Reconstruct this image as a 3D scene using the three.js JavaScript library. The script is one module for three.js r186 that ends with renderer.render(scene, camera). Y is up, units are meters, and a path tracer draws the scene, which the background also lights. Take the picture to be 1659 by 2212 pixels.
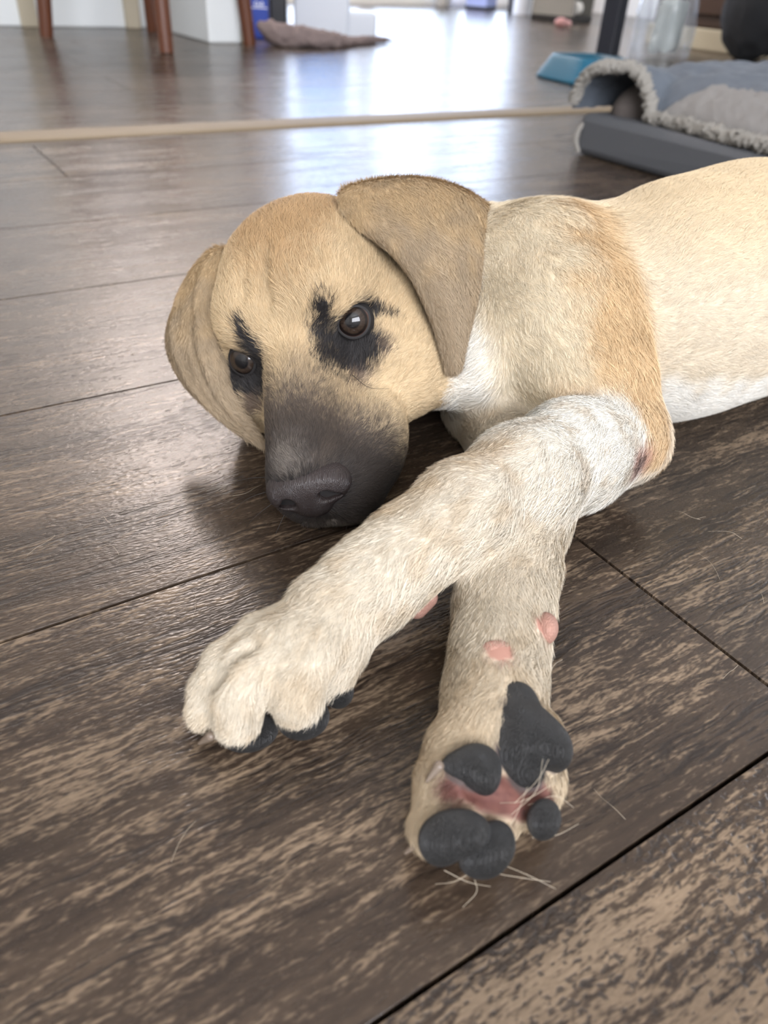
import * as THREE from 'three';
import { RoundedBoxGeometry } from 'three/addons/geometries/RoundedBoxGeometry.js';
import { mergeGeometries } from 'three/addons/utils/BufferGeometryUtils.js';
import { RectAreaLightUniformsLib } from 'three/addons/lights/RectAreaLightUniformsLib.js';
import { createNoise2D, createNoise3D } from 'simplex-noise';

// ---------------------------------------------------------------- camera, daylight, exposure
const scene = new THREE.Scene();
const camera = new THREE.PerspectiveCamera(68.0, 1659 / 2212, 0.02, 60);
camera.position.set(0, 0.22, 0);
camera.up.set(-0.0621, 0.8095, -0.5838);
camera.lookAt(0, 0.22 - 0.585, -0.8111);
camera.focus = 0.33;
camera.userData.fStop = 10;
const renderer = new THREE.WebGLRenderer({ antialias: true });
renderer.toneMapping = THREE.LinearToneMapping;
renderer.toneMappingExposure = 0.95;
renderer.shadowMap.enabled = true;
renderer.shadowMap.type = THREE.PCFSoftShadowMap;
RectAreaLightUniformsLib.init();
scene.background = new THREE.Color(0.80, 0.90, 1.0);   // overcast sky seen through the openings
scene.backgroundIntensity = 1.2;

const ANG = 34.2 * Math.PI / 180;                       // the boards and the walls are turned by this from the camera's axis
const ROOM = { a0: -2.6, a1: 5.0, o0: -5.12, o1: 2.3, h: 2.45 }, DOOR = { a: 3.42, w: 2.0 }, WIN1 = { a: -0.5, w: 2.4 }, WIN2 = { o: -0.3, w: 1.8 };
function daylight(name, w, h, a, o, y, da, dn, intensity, color) {   // area light filling a window opening, facing into the room
  const at = (p, q) => [p * Math.cos(ANG) + q * Math.sin(ANG), y, -p * Math.sin(ANG) + q * Math.cos(ANG)];
  const l = new THREE.RectAreaLight(color, intensity, w, h); l.name = name; l.position.set(...at(a, o)); l.lookAt(...at(a + da, o + dn)); scene.add(l);
}
for (const [da, w] of [[-0.66, 0.52], [0.01, 0.58], [0.67, 0.52]]) daylight('daylight_glass_door', w, 1.9, DOOR.a + da, ROOM.o0 + 0.03, 1.05, 0, 1, 6.0, 0xcfe0ff);
daylight('daylight_rear_window', WIN1.w - 0.1, 1.2, WIN1.a, ROOM.o1 - 0.03, 1.45, 0, -1, 21, 0xf6f7ff);
daylight('daylight_side_window', WIN2.w - 0.1, 1.2, ROOM.a1 - 0.03, WIN2.o, 1.45, -1, 0, 12, 0xeef4ff);

// ---------------------------------------------------------------- helpers
function rng(seed) { let s = seed | 0; return () => { s = (s + 0x6d2b79f5) | 0; let t = Math.imul(s ^ (s >>> 15), 1 | s); t = (t + Math.imul(t ^ (t >>> 7), 61 | t)) ^ t; return ((t ^ (t >>> 14)) >>> 0) / 4294967296; }; }
const n2 = createNoise2D(rng(11)), n3 = createNoise3D(rng(23));
const clamp = (x, a, b) => (x < a ? a : x > b ? b : x), mixf = (a, b, t) => a + (b - a) * t;
const sstep = (a, b, x) => { const t = clamp((x - a) / (b - a), 0, 1); return t * t * (3 - 2 * t); };
const V = (a) => new THREE.Vector3(a[0], a[1], a[2]);
const lin = (hex) => { const c = new THREE.Color(hex); return [c.r, c.g, c.b]; };
const used = new Map();
function numbered(name) { const k = used.get(name) || 0; used.set(name, k + 1); return k ? name + '_' + String(k).padStart(3, '0') : name; }
function mat(color, roughness = 0.6, extra = {}) { return new THREE.MeshStandardMaterial({ color, roughness, ...extra }); }
function pmat(color, roughness = 0.6, extra = {}) { return new THREE.MeshPhysicalMaterial({ color, roughness, ...extra }); }
function mesh(name, geo, material, parent = scene) {
  const m = new THREE.Mesh(geo, material); m.name = parent === scene ? numbered(name) : name; m.castShadow = m.receiveShadow = true; parent.add(m); return m;
}
function thing(name, label, category, pos = [0, 0, 0], turn = 0, group) {
  const g = new THREE.Group(); g.name = numbered(name); g.position.set(...pos); g.rotation.y = turn; g.userData = { label, category };
  if (group) g.userData.group = group; scene.add(g); return g;
}
function tag(o, label, category, group) { o.userData = { label, category }; if (group) o.userData.group = group; return o; }
function structure(name, label) { const g = new THREE.Group(); g.name = name; g.userData = { kind: 'structure', label, category: name.split('_')[0] }; scene.add(g); return g; }
const box = (w, h, d, x = 0, y = 0, z = 0) => new THREE.BoxGeometry(w, h, d).translate(x, y, z);
const rbox = (w, h, d, r, x = 0, y = 0, z = 0, seg = 3) => new RoundedBoxGeometry(w, h, d, seg, r).translate(x, y, z);
function tube(pts, r, seg = 40, rs = 10, closed = false) { return new THREE.TubeGeometry(new THREE.CatmullRomCurve3(pts.map(V), closed), seg, r, rs, closed); }
function dataTex(w, h, data, srgb) {
  const t = new THREE.DataTexture(data, w, h, THREE.RGBAFormat); t.wrapS = t.wrapT = THREE.RepeatWrapping; t.magFilter = THREE.LinearFilter; t.minFilter = THREE.LinearMipmapLinearFilter; t.generateMipmaps = true;
  if (srgb) t.colorSpace = THREE.SRGBColorSpace; t.needsUpdate = true; return t;
}

// ---------------------------------------------------------------- floor of wood-look planks
// One texture tile is 0.8 m along the grain by 0.4 m across, made to repeat by blending its borders.
function periodic(fn, w, h) {  // fn(u, v) in metres over a torus w x h
  return (u, v) => {
    const a = 1 - sstep(0.86, 1, u / w), b = 1 - sstep(0.86, 1, v / h);
    let s = 0, k = 0;
    for (const [du, wa] of [[0, a], [-w, 1 - a]]) { if (wa <= 0) continue; for (const [dv, wb] of [[0, b], [-h, 1 - b]]) { if (wb <= 0) continue; s += wa * wb * fn(u + du, v + dv); k += wa * wb; } }
    return s / k;
  };
}
function woodTextures(kind, W = 2048, Hh = 1024) {
  const uw = 0.8, vh = 0.4, off = kind * 37.7;
  const col = new Uint8Array(W * Hh * 4), bump = new Uint8Array(W * Hh * 4), rou = new Uint8Array(W * Hh * 4);
  const N = (x, y) => n2(x + off, y - off);
  const warp = (u, v) => 0.0011 * N(u * 30, v * 60);
  const tone = periodic((u, v) => { const w = v + warp(u, v); return 0.5 + 0.26 * N(u * 3.0, w * 22) + 0.22 * N(u * 8, w * 75) + 0.22 * N(u * 20 + 5, w * 230); }, uw, vh);
  const patch = periodic((u, v) => { const w = v + warp(u, v); return 0.34 * N(u * 4 + 9, w * 24) + 0.32 * N(u * 11, w * 95 + 3) + 0.42 * N(u * 34, w * 280) + 0.42 * N(u * 90, w * 560) + 0.32 * N(u * 240, w * 900); }, uw, vh);
  const dark = periodic((u, v) => { const w = v + warp(u, v); return 0.50 * N(u * 4 + 40, w * 28) + 0.46 * N(u * 12 + 2, w * 230) + 0.44 * N(u * 38, w * 640) + 0.2 * N(u * 160, w * 800); }, uw, vh);
  const broad = periodic((u, v) => 0.6 * N(u * 2.1 + 70, v * 8) + 0.5 * N(u * 5 + 3, v * 19), uw, vh);
  const fine = periodic((u, v) => N(u * 120, v * 900) * 0.6 + N(u * 300 + 3, v * 1300) * 0.5, uw, vh);
  const pits = periodic((u, v) => { const w = v + 0.4 * warp(u * 3, v * 3); return N(u * 170 + 70, w * 300 + 7) * 0.75 + N(u * 330, w * 620 + 1) * 0.45 + 0.35 * N(u * 14, w * 40); }, uw, vh);
  const deep = lin(0x271f1a), brown = lin(0x463a2f), tan = lin(0x6c5c4b), pale = lin(0x85735f);
  const params = [{ pt: 0.00, ps: 0.9, pa: 0.70, da: 0.75, pit: 0 }, { pt: -0.12, ps: 0.85, pa: 0.85, da: 0.9, pit: 0.15 }, { pt: -0.35, ps: 0.7, pa: 0.9, da: 0.35, pit: 1 }][kind];
  for (let j = 0; j < Hh; j++) for (let i = 0; i < W; i++) {
    const u = (i + 0.5) / W * uw, v = (j + 0.5) / Hh * vh;
    const t = clamp(tone(u, v), 0, 1), p = sstep(params.pt, params.pt + params.ps, patch(u, v)) * params.pa, d = sstep(0.18, 0.62, dark(u, v)) * params.da, f = fine(u, v), bd = clamp(broad(u, v), -1, 1);
    const q = params.pit ? sstep(0.25, 0.62, pits(u, v)) * params.pit : 0;
    const k = (j * W + i) * 4;
    for (let c = 0; c < 3; c++) {
      let x = mixf(deep[c], brown[c], t); x = mixf(x, mixf(tan[c], pale[c], t), p); x = mixf(x, deep[c] * 0.75, d * (1 - 0.35 * p)); x = mixf(x, deep[c] * 0.9, q * 0.8);
      x *= (1 + 0.15 * f) * (1 + 0.28 * bd);
      const s = x <= 0.0031308 ? x * 12.92 : 1.055 * Math.pow(Math.max(x, 0), 1 / 2.4) - 0.055;
      col[k + c] = clamp(Math.round(s * 255), 0, 255);
    }
    const b = clamp(0.62 + 0.16 * p - 0.22 * d - 0.32 * q + 0.14 * f, 0, 1), r = clamp(0.24 + 0.10 * d + 0.24 * q + 0.05 * f - 0.03 * p, 0, 1);
    bump[k] = bump[k + 1] = bump[k + 2] = Math.round(b * 255); rou[k] = rou[k + 1] = rou[k + 2] = Math.round(r * 255);
    col[k + 3] = bump[k + 3] = rou[k + 3] = 255;
  }
  return { map: dataTex(W, Hh, col, true), bumpMap: dataTex(W, Hh, bump), roughnessMap: dataTex(W, Hh, rou) };
}
const plankMaterials = [0, 1, 2].map((k) => new THREE.MeshPhysicalMaterial({ ...woodTextures(k), roughness: 1, bumpScale: 0.0005, specularIntensity: 1.0, ior: 1.5 }));
const ROW = 0.1856, PLANK = 1.22;
const floor = structure('floor', 'dark brown wood-look plank floor with tan streaks');
// floor frame: +x along the boards, +z across them towards the camera
floor.rotation.y = ANG;
function plankGeometry(len, wid, uo, vo) {
  const b = 0.00012, hx = len / 2 - 0.0008, hz = wid / 2 - 0.0008, y0 = -0.012;
  const P = [], UV = [], I = [];
  const ring = (ix, y) => { for (const [sx, sz] of [[-1, -1], [1, -1], [1, 1], [-1, 1]]) { const x = sx * (hx - ix), z = sz * (hz - ix); P.push(x, y, z); UV.push((x + uo) / 0.8, (z + vo) / 0.4); } };
  ring(b, 0); ring(b, 0); ring(0, -b); ring(0, -b); ring(0, y0);
  I.push(0, 2, 1, 0, 3, 2);
  for (const [p, q] of [[4, 8], [12, 16]]) for (let k = 0; k < 4; k++) { const a = p + k, c = p + (k + 1) % 4, d = q + k, e = q + (k + 1) % 4; I.push(a, c, e, a, e, d); }
  const g = new THREE.BufferGeometry(); g.setAttribute('position', new THREE.Float32BufferAttribute(P, 3)); g.setAttribute('uv', new THREE.Float32BufferAttribute(UV, 2)); g.setIndex(I);
  const g2 = g.toNonIndexed(); g2.computeVertexNormals(); return g2;
}
{
  const R = rng(5);
    // rows counted away from the camera; row k lies between offsets edge and edge - ROW
  const rowEdges = [];
  for (let k = -4; k < 6; k++) rowEdges.push([-0.0640 - ROW * k, -0.0640 - ROW * (k + 1)]);
  rowEdges.push([-0.0640 - ROW * 6, -1.203]);                  // strip of board cut along the threshold
  for (let k = 0; k < 12; k++) rowEdges.push([-1.273 - ROW * k, -1.273 - ROW * (k + 1)]);
  rowEdges.forEach(([e0, e1], idx) => {
    const k = idx - 4, mid = (e0 + e1) / 2;
    let joint = R() * PLANK, kindAt = () => Math.floor(R() * 2.3);
    if (k === 0) joint = 0.2425;
    if (k === 5) joint = 0.20;
    if (k === -1) joint = 0.9; if (k === 1) joint = 0.95; if (k === 2) joint = -0.35; if (k === 3) joint = 0.85; if (k === 4) joint = -0.3;
    for (let n = -3; n < 6; n++) {
      const a0 = joint + (n - 1) * PLANK, am = a0 + PLANK / 2;
      if (am < ROOM.a0 - 0.5 || am > ROOM.a1 + 0.5) continue;
      let kind = kindAt();
      if (k === -1) kind = 2; if (k === 0) kind = 1; if (k === 1 || k === 2) kind = 0;
      const p = new THREE.Mesh(plankGeometry(PLANK, e0 - e1, R() * 0.8, R() * 0.4), plankMaterials[kind]);
      p.name = 'plank'; p.position.set(am, 0, mid); p.receiveShadow = p.castShadow = true; floor.add(p);
    }
  });
  // the floor runs on beyond the boards that can be told apart
  const far = mesh('far_boards', box(7.8, 0.02, 1.7, 1.2, -0.011, -1.273 - ROW * 12 - 0.85), plankMaterials[0], floor);
  const behind = mesh('far_boards', box(7.8, 0.02, 1.72, 1.2, -0.011, -0.064 + ROW * 4 + 0.86), plankMaterials[0], floor); far.userData.kind = behind.userData.kind = 'stuff';
  for (const q of [far, behind]) { const uv = q.geometry.attributes.uv, po = q.geometry.attributes.position; for (let i = 0; i < uv.count; i++) uv.setXY(i, po.getX(i) / 0.8, po.getZ(i) / 0.4); }
  mesh('subfloor', box(7.9, 0.05, 7.7, 1.2, -0.045, -1.4), mat(0x1b1713, 0.9), floor);
  // threshold strip between the two rooms
  const sp = []; for (const [x, y] of [[-0.033, -0.01], [-0.033, 0.0015], [-0.024, 0.0042], [0, 0.0052], [0.024, 0.0042], [0.031, 0.0012], [0.031, -0.01]]) sp.push(new THREE.Vector2(x, y));
  const sg = new THREE.ExtrudeGeometry(new THREE.Shape(sp), { depth: 7.5, bevelEnabled: false }); sg.rotateY(Math.PI / 2); sg.translate(-2.55, 0, -1.240);
  const strip = mesh('threshold_strip', sg, mat(0x75664f, 0.6), floor); strip.userData.label = 'pale tan threshold strip';
}

// ---------------------------------------------------------------- room shell: the house runs with the boards
// a = metres along the boards, o = metres across them (towards the camera positive)
const place = (a, o, y = 0) => [a * Math.cos(ANG) + o * Math.sin(ANG), y, -a * Math.sin(ANG) + o * Math.cos(ANG)];
const wallPaint = mat(0xe9e6df, 0.9), ceilingPaint = mat(0xf1efea, 0.95);
function wallWithOpening(name, label, len, pos, turn, openings) {   // local x runs along the wall, its inner face at local z = 0
  const s = new THREE.Shape(), h = ROOM.h; s.moveTo(-len / 2, 0); s.lineTo(len / 2, 0); s.lineTo(len / 2, h); s.lineTo(-len / 2, h); s.closePath();
  for (const [x0, y0, x1, y1] of openings) { const p = new THREE.Path(); p.moveTo(x0, y0); p.lineTo(x0, y1); p.lineTo(x1, y1); p.lineTo(x1, y0); p.closePath(); s.holes.push(p); }
  const m = mesh(name, new THREE.ExtrudeGeometry(s, { depth: 0.14, bevelEnabled: false }).translate(0, 0, -0.14), wallPaint);
  m.position.set(...pos); m.rotation.y = ANG + turn; m.userData = { kind: 'structure', label, category: 'wall' }; return m;
}
const mA = (ROOM.a0 + ROOM.a1) / 2, mO = (ROOM.o0 + ROOM.o1) / 2, LA = ROOM.a1 - ROOM.a0, LO = ROOM.o1 - ROOM.o0;
wallWithOpening('wall_far', 'pale wall with the glass door at the far end', LA + 0.28, place(mA, ROOM.o0), 0, [[DOOR.a - mA - DOOR.w / 2, 0.03, DOOR.a - mA + DOOR.w / 2, 2.05]]);
wallWithOpening('wall_rear', 'pale wall behind the camera', LA + 0.28, place(mA, ROOM.o1), Math.PI, [[-(WIN1.a - mA) - WIN1.w / 2, 0.8, -(WIN1.a - mA) + WIN1.w / 2, 2.1]]);
wallWithOpening('wall_right', 'pale wall on the right', LO, place(ROOM.a1, mO), -Math.PI / 2, [[(WIN2.o - mO) - WIN2.w / 2, 0.8, (WIN2.o - mO) + WIN2.w / 2, 2.1]]);
wallWithOpening('wall_left', 'pale wall on the left', LO, place(ROOM.a0, mO), Math.PI / 2, []);
{ const m = mesh('ceiling', box(LA + 0.28, 0.12, LO + 0.28, 0, ROOM.h + 0.06, 0), ceilingPaint); m.position.set(...place(mA, mO)); m.rotation.y = ANG; m.userData = { kind: 'structure', label: 'white ceiling', category: 'ceiling' }; }
const glass = pmat(0xffffff, 0.02, { transmission: 1, thickness: 0, ior: 1.45 });
const frameWhite = mat(0xf0efec, 0.45);
function windowUnit(name, label, w, h, pos, turn, mullions, frame = frameWhite) {
  const g = structure(name, label); g.position.set(...pos); g.rotation.y = ANG + turn;
  const t = 0.05, d = 0.07;
  mesh('frame', mergeGeometries([box(w, t, d, 0, t / 2, 0), box(w, t, d, 0, h - t / 2, 0), box(t, h - 2 * t, d, -w / 2 + t / 2, h / 2, 0), box(t, h - 2 * t, d, w / 2 - t / 2, h / 2, 0)]), frame, g);
  const edges = [-w / 2 + t, ...mullions, w / 2 - t];
  for (const m of mullions) mesh('mullion', box(0.09, h - 2 * t, d, m, h / 2, 0), frame, g);
  for (let i = 0; i + 1 < edges.length; i++) { const a = edges[i] + (i ? 0.045 : 0), b = edges[i + 1] - (i + 2 < edges.length ? 0.045 : 0); mesh('pane', box(b - a, h - 2 * t, 0.004, (a + b) / 2, h / 2, 0), glass, g); }
}
windowUnit('door_1', 'white framed sliding glass door', DOOR.w, 2.02, place(DOOR.a, ROOM.o0 - 0.07, 0.03), 0, [-0.33, 0.34]);
windowUnit('window_1', 'white framed window behind the camera', WIN1.w, 1.3, place(WIN1.a, ROOM.o1 + 0.07, 0.8), Math.PI, [0]);
windowUnit('window_2', 'white framed window in the right wall', WIN2.w, 1.3, place(ROOM.a1 + 0.07, WIN2.o, 0.8), -Math.PI / 2, [0]);
{ // globe pendant over the island; its glint lies on the boards beside the puppy
  const g = thing('pendant_lamp', 'warm white globe pendant lamp hanging over the kitchen island', 'lamp', [-1.31, 2.2, -4.03]);
  mesh('lamp_globe', new THREE.SphereGeometry(0.13, 40, 28), mat(0xffffff, 0.5, { emissive: 0xffece2, emissiveIntensity: 6 }), g);
  mesh('collar', new THREE.CylinderGeometry(0.035, 0.05, 0.05, 28).translate(0, 0.145, 0), mat(0x2a2a2c, 0.4), g);
  mesh('cord', new THREE.CylinderGeometry(0.004, 0.004, 0.09, 10).translate(0, 0.2, 0), mat(0x2a2a2c, 0.5), g);
  mesh('canopy', new THREE.CylinderGeometry(0.05, 0.05, 0.012, 32).translate(0, ROOM.h - 2.2 - 0.006, 0), mat(0x2a2a2c, 0.4), g);
  const l = new THREE.PointLight(0xfff0ea, 11, 0, 2); l.position.set(-1.31, 2.2, -4.03); l.castShadow = true; l.shadow.radius = 6; scene.add(l);
}

// ---------------------------------------------------------------- the puppy: one field of smoothly joined bones, meshed once
const HEAD = { o: V([-0.0460, 0.0617, -0.3571]), s: 0.011098, x: V([0.9326, 0.3570, 0.0531]), y: V([-0.3609, 0.9213, 0.1449]), z: V([0.0028, -0.1543, 0.9880]) };
HEAD.x.normalize(); HEAD.z.addScaledVector(HEAD.x, -HEAD.z.dot(HEAD.x)).normalize(); HEAD.y.crossVectors(HEAD.z, HEAD.x);
const Hp = (a) => { const p = HEAD.o.clone(); p.addScaledVector(HEAD.x, a[0] * HEAD.s).addScaledVector(HEAD.y, a[1] * HEAD.s).addScaledVector(HEAD.z, a[2] * HEAD.s); return [p.x, p.y, p.z]; };
const toHead = (x, y, z) => { const a = x - HEAD.o.x, b = y - HEAD.o.y, c = z - HEAD.o.z; return [(a * HEAD.x.x + b * HEAD.x.y + c * HEAD.x.z) / HEAD.s, (a * HEAD.y.x + b * HEAD.y.y + c * HEAD.y.z) / HEAD.s, (a * HEAD.z.x + b * HEAD.z.y + c * HEAD.z.z) / HEAD.s]; };

const prims = [];
function cone(a, b, ra, rb, k = 0.01, o = {}) {
  const l = Math.hypot(b[0] - a[0], b[1] - a[1], b[2] - a[2]) || 1e-6;
  prims.push({ t: 0, a, b, ra, rb, k, l, d: [(b[0] - a[0]) / l, (b[1] - a[1]) / l, (b[2] - a[2]) / l], ...o });
}
function chain(pts, k = 0.012, o = {}) { for (let i = 0; i + 1 < pts.length; i++) cone(pts[i][0], pts[i + 1][0], pts[i][1], pts[i + 1][1], k, o); }
function ell(c, r, ax, k = 0.01, o = {}) { prims.push({ t: 1, c, r, ax, k, ...o }); }
const HX = [[HEAD.x.x, HEAD.x.y, HEAD.x.z], [HEAD.y.x, HEAD.y.y, HEAD.y.z], [HEAD.z.x, HEAD.z.y, HEAD.z.z]];
const S = HEAD.s;
const hcone = (a, b, ra, rb, k = 0.8, o = {}) => cone(Hp(a), Hp(b), ra * S, rb * S, k * S, { reg: 'head', ...o });
const hell = (c, r, k = 0.8, o = {}) => ell(Hp(c), r.map((x) => x * S), HX, k * S, { reg: 'head', ...o });
const both = (f) => { f(-1); f(1); };

// trunk, shoulder and haunch
chain([[[0.112, 0.058, -0.425], 0.053], [[0.152, 0.063, -0.439], 0.061], [[0.178, 0.0655, -0.4545], 0.0640], [[0.2147, 0.0675, -0.481], 0.0665], [[0.30, 0.065, -0.540], 0.064], [[0.38, 0.058, -0.60], 0.056], [[0.43, 0.06, -0.64], 0.055]], 0.02, { reg: 'body' });
chain([[[0.42, 0.05, -0.60], 0.05], [[0.37, 0.034, -0.53], 0.034], [[0.30, 0.017, -0.56], 0.018]], 0.02, { reg: 'body' });
chain([[[0.47, 0.05, -0.67], 0.02], [[0.55, 0.02, -0.70], 0.013], [[0.60, 0.012, -0.64], 0.008]], 0.02, { reg: 'body' });
// neck
chain([[Hp([0, -0.6, -6.2]), 0.046], [[0.0287, 0.0556, -0.4510], 0.050], [[0.0631, 0.0608, -0.4338], 0.049], [[0.0899, 0.0659, -0.4375], 0.050]], 0.02, { reg: 'neck' });
chain([[[0.0838, 0.0547, -0.3986], 0.036], [[0.0531, 0.0470, -0.3869], 0.026], [[0.0387, 0.0400, -0.3880], 0.020]], 0.018, { reg: 'neck' });
// near shoulder, upper arm, elbow
chain([[[0.0797, 0.0816, -0.4180], 0.042], [[0.0869, 0.0693, -0.3894], 0.040], [[0.1003, 0.0522, -0.3598], 0.031], [[0.1139, 0.0347, -0.3373], 0.0230]], 0.012, { reg: 'arm' });
cone([0.1148, 0.0346, -0.3361], [0.1282, 0.0286, -0.3342], 0.021, 0.0110, 0.008, { reg: 'elbow' });
// near forearm lying across the other leg, wrist, foot
chain([[[0.1110, 0.0346, -0.3324], 0.0250], [[0.0860, 0.0380, -0.3064], 0.0245], [[0.0583, 0.0450, -0.2728], 0.0220], [[0.0310, 0.0470, -0.2435], 0.0180], [[0.0115, 0.0400, -0.2269], 0.0160], [[-0.0026, 0.0320, -0.2152], 0.0162], [[-0.0161, 0.0268, -0.2015], 0.0172]], 0.010, { reg: 'legA' });
// other arm: shoulder below the neck, forearm passing under, foot lying palm up
chain([[[0.0584, 0.0280, -0.4225], 0.036], [[0.0638, 0.0072, -0.4038], 0.030], [[0.0722, 0.0210, -0.3214], 0.021], [[0.0615, 0.0200, -0.2753], 0.0195], [[0.0537, 0.0190, -0.2436], 0.0186], [[0.0491, 0.0175, -0.2197], 0.0172], [[0.0456, 0.0163, -0.1984], 0.0157], [[0.0424, 0.0155, -0.1791], 0.0155], [[0.0401, 0.0158, -0.1629], 0.0160]], 0.010, { reg: 'legB' });

// head
hell([0, 0.5, -4.4], [4.5, 4.1, 4.9], 0.8);
hell([0, 1.5, -2.0], [3.5, 2.5, 2.7], 1.0);
both((m) => hell([m * 1.7, 1.5 + (m > 0 ? 0.3 : 0), -1.0], [1.9, 1.7, 1.9], 1.0));
hell([-3.3, -2.2, -2.4], [2.0, 2.8, 3.2], 1.2);
hell([3.55, -2.9, -1.9], [2.3, 3.0, 3.2], 1.2);
both((m) => hcone([m * 2.8, -1.4, 0.3], [m * 4.0, -0.6, -3.2], 1.15, 1.4, 1.0));
hcone([0, -0.2, 0.2], [0, -1.55, 6.1], 1.75, 1.15, 1.0);
hcone([0.1, -1.9, 1.5], [0.1, -2.5, 5.9], 2.1, 1.65, 1.0);
hcone([-1.15, -2.9, 1.5], [-0.75, -3.1, 5.9], 1.55, 1.2, 0.8);
hcone([2.1, -3.5, 1.0], [1.95, -3.3, 3.4], 1.75, 1.72, 0.9); hcone([1.95, -3.3, 3.4], [1.35, -3.2, 5.75], 1.72, 1.42, 0.9);
hcone([0.2, -4.2, -0.5], [0.1, -4.25, 5.5], 1.6, 1.0, 0.5);
hcone([0, -3.0, -1.2], [0, -2.4, -6.0], 2.9, 3.6, 1.2);
hcone([-0.2, -3.95, 6.15], [1.35, -3.95, 6.05], 0.95, 1.0, 1.0); hcone([1.35, -3.95, 6.05], [2.0, -3.9, 4.6], 1.0, 1.2, 1.0);
// mouth line
hcone([0.4, -4.0, 7.5], [1.9, -4.35, 6.0], 0.10, 0.12, 0.22, { sub: 1 }); hcone([1.9, -4.35, 6.0], [3.5, -4.6, 2.2], 0.12, 0.12, 0.22, { sub: 1 });
hcone([-0.4, -4.0, 7.5], [-1.7, -4.0, 5.4], 0.10, 0.12, 0.22, { sub: 1 }); hcone([-1.7, -4.0, 5.4], [-2.5, -3.9, 2.4], 0.12, 0.12, 0.22, { sub: 1 });
// eye sockets
const EYES = [{ m: -1, c: [-2.68, 0.02, -0.30], ax: [-0.32, 0.36, 0.88] }, { m: 1, c: [2.56, 0.42, -0.30], ax: [0.28, 0.40, 0.87] }];
for (const e of EYES) hell([e.c[0] + e.ax[0] * 0.55, e.c[1] + e.ax[1] * 0.55, e.c[2] + e.ax[2] * 0.55], [0.92, 0.80, 0.75], 0.35, { sub: 1 });
// forehead furrows
hcone([-0.45, 2.6, 0.4], [-0.35, 4.4, -1.6], 0.30, 0.22, 0.5, { sub: 1 });
hcone([-1.5, 3.1, 0.2], [-1.2, 4.3, -1.7], 0.22, 0.18, 0.5, { sub: 1 });

// near foot: four toes seen from above
const toesA = [
  [[[-0.0208, 0.0270, -0.1985], 0.0120], [[-0.0392, 0.0255, -0.1879], 0.0098], [[-0.0506, 0.0195, -0.1817], 0.0085], [[-0.0548, 0.0140, -0.1747], 0.0080], [[-0.0564, 0.0095, -0.1702], 0.0072]],
  [[[-0.0188, 0.0280, -0.1948], 0.0125], [[-0.0326, 0.0285, -0.1823], 0.0108], [[-0.0414, 0.0250, -0.1742], 0.0096], [[-0.0447, 0.0180, -0.1674], 0.0090], [[-0.0452, 0.0108, -0.1655], 0.0082]],
  [[[-0.0147, 0.0270, -0.1955], 0.0128], [[-0.0207, 0.0280, -0.1849], 0.0112], [[-0.0251, 0.0255, -0.1768], 0.0103], [[-0.0263, 0.0190, -0.1726], 0.0098], [[-0.0255, 0.0115, -0.1720], 0.0086]],
  [[[-0.0117, 0.0240, -0.2000], 0.0125], [[-0.0131, 0.0225, -0.1915], 0.0110], [[-0.0150, 0.0175, -0.1872], 0.0096], [[-0.0154, 0.0112, -0.1850], 0.0080]],
];
chain([[[-0.0162, 0.0258, -0.2025], 0.0162], [[-0.0267, 0.0200, -0.1910], 0.0140], [[-0.0338, 0.0130, -0.1814], 0.0100]], 0.005, { reg: 'footA' });
toesA.forEach((t) => chain(t, 0.0018, { reg: 'footA' }));
chain([[[-0.0402, 0.0355, -0.1761], 0.0026], [[-0.0497, 0.0285, -0.1704], 0.0030], [[-0.0551, 0.0145, -0.1646], 0.0030]], 0.0025, { sub: 1 });
chain([[[-0.0281, 0.0400, -0.1715], 0.0026], [[-0.0326, 0.0335, -0.1645], 0.0032], [[-0.0360, 0.0180, -0.1628], 0.0034]], 0.0025, { sub: 1 });
// far foot, palm up
const toesB = [
  [[[0.0384, 0.0165, -0.1660], 0.0150], [[0.0305, 0.0155, -0.1547], 0.0120], [[0.0248, 0.0140, -0.1457], 0.0098]],
  [[[0.0381, 0.0150, -0.1596], 0.0140], [[0.0275, 0.0140, -0.1398], 0.0122], [[0.0218, 0.0120, -0.1298], 0.0088]],
  [[[0.0444, 0.0130, -0.1580], 0.0130], [[0.0392, 0.0110, -0.1378], 0.0100], [[0.0364, 0.0085, -0.1284], 0.0062]],
  [[[0.0505, 0.0145, -0.1609], 0.0135], [[0.0520, 0.0125, -0.1475], 0.0100], [[0.0527, 0.0105, -0.1390], 0.0065]],
];
toesB.forEach((t) => chain(t, 0.0028, { reg: 'footB' }));
ell([0.0410, 0.0245, -0.1326], [0.0125, 0.0050, 0.0036], [[0.98, 0, 0.17], [0, 1, 0], [-0.17, 0, 0.98]], 0.003, { sub: 1 });
cone([0.0363, 0.0215, -0.1242], [0.0398, 0.0225, -0.1304], 0.0018, 0.0020, 0.002, { sub: 1 });

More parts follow.
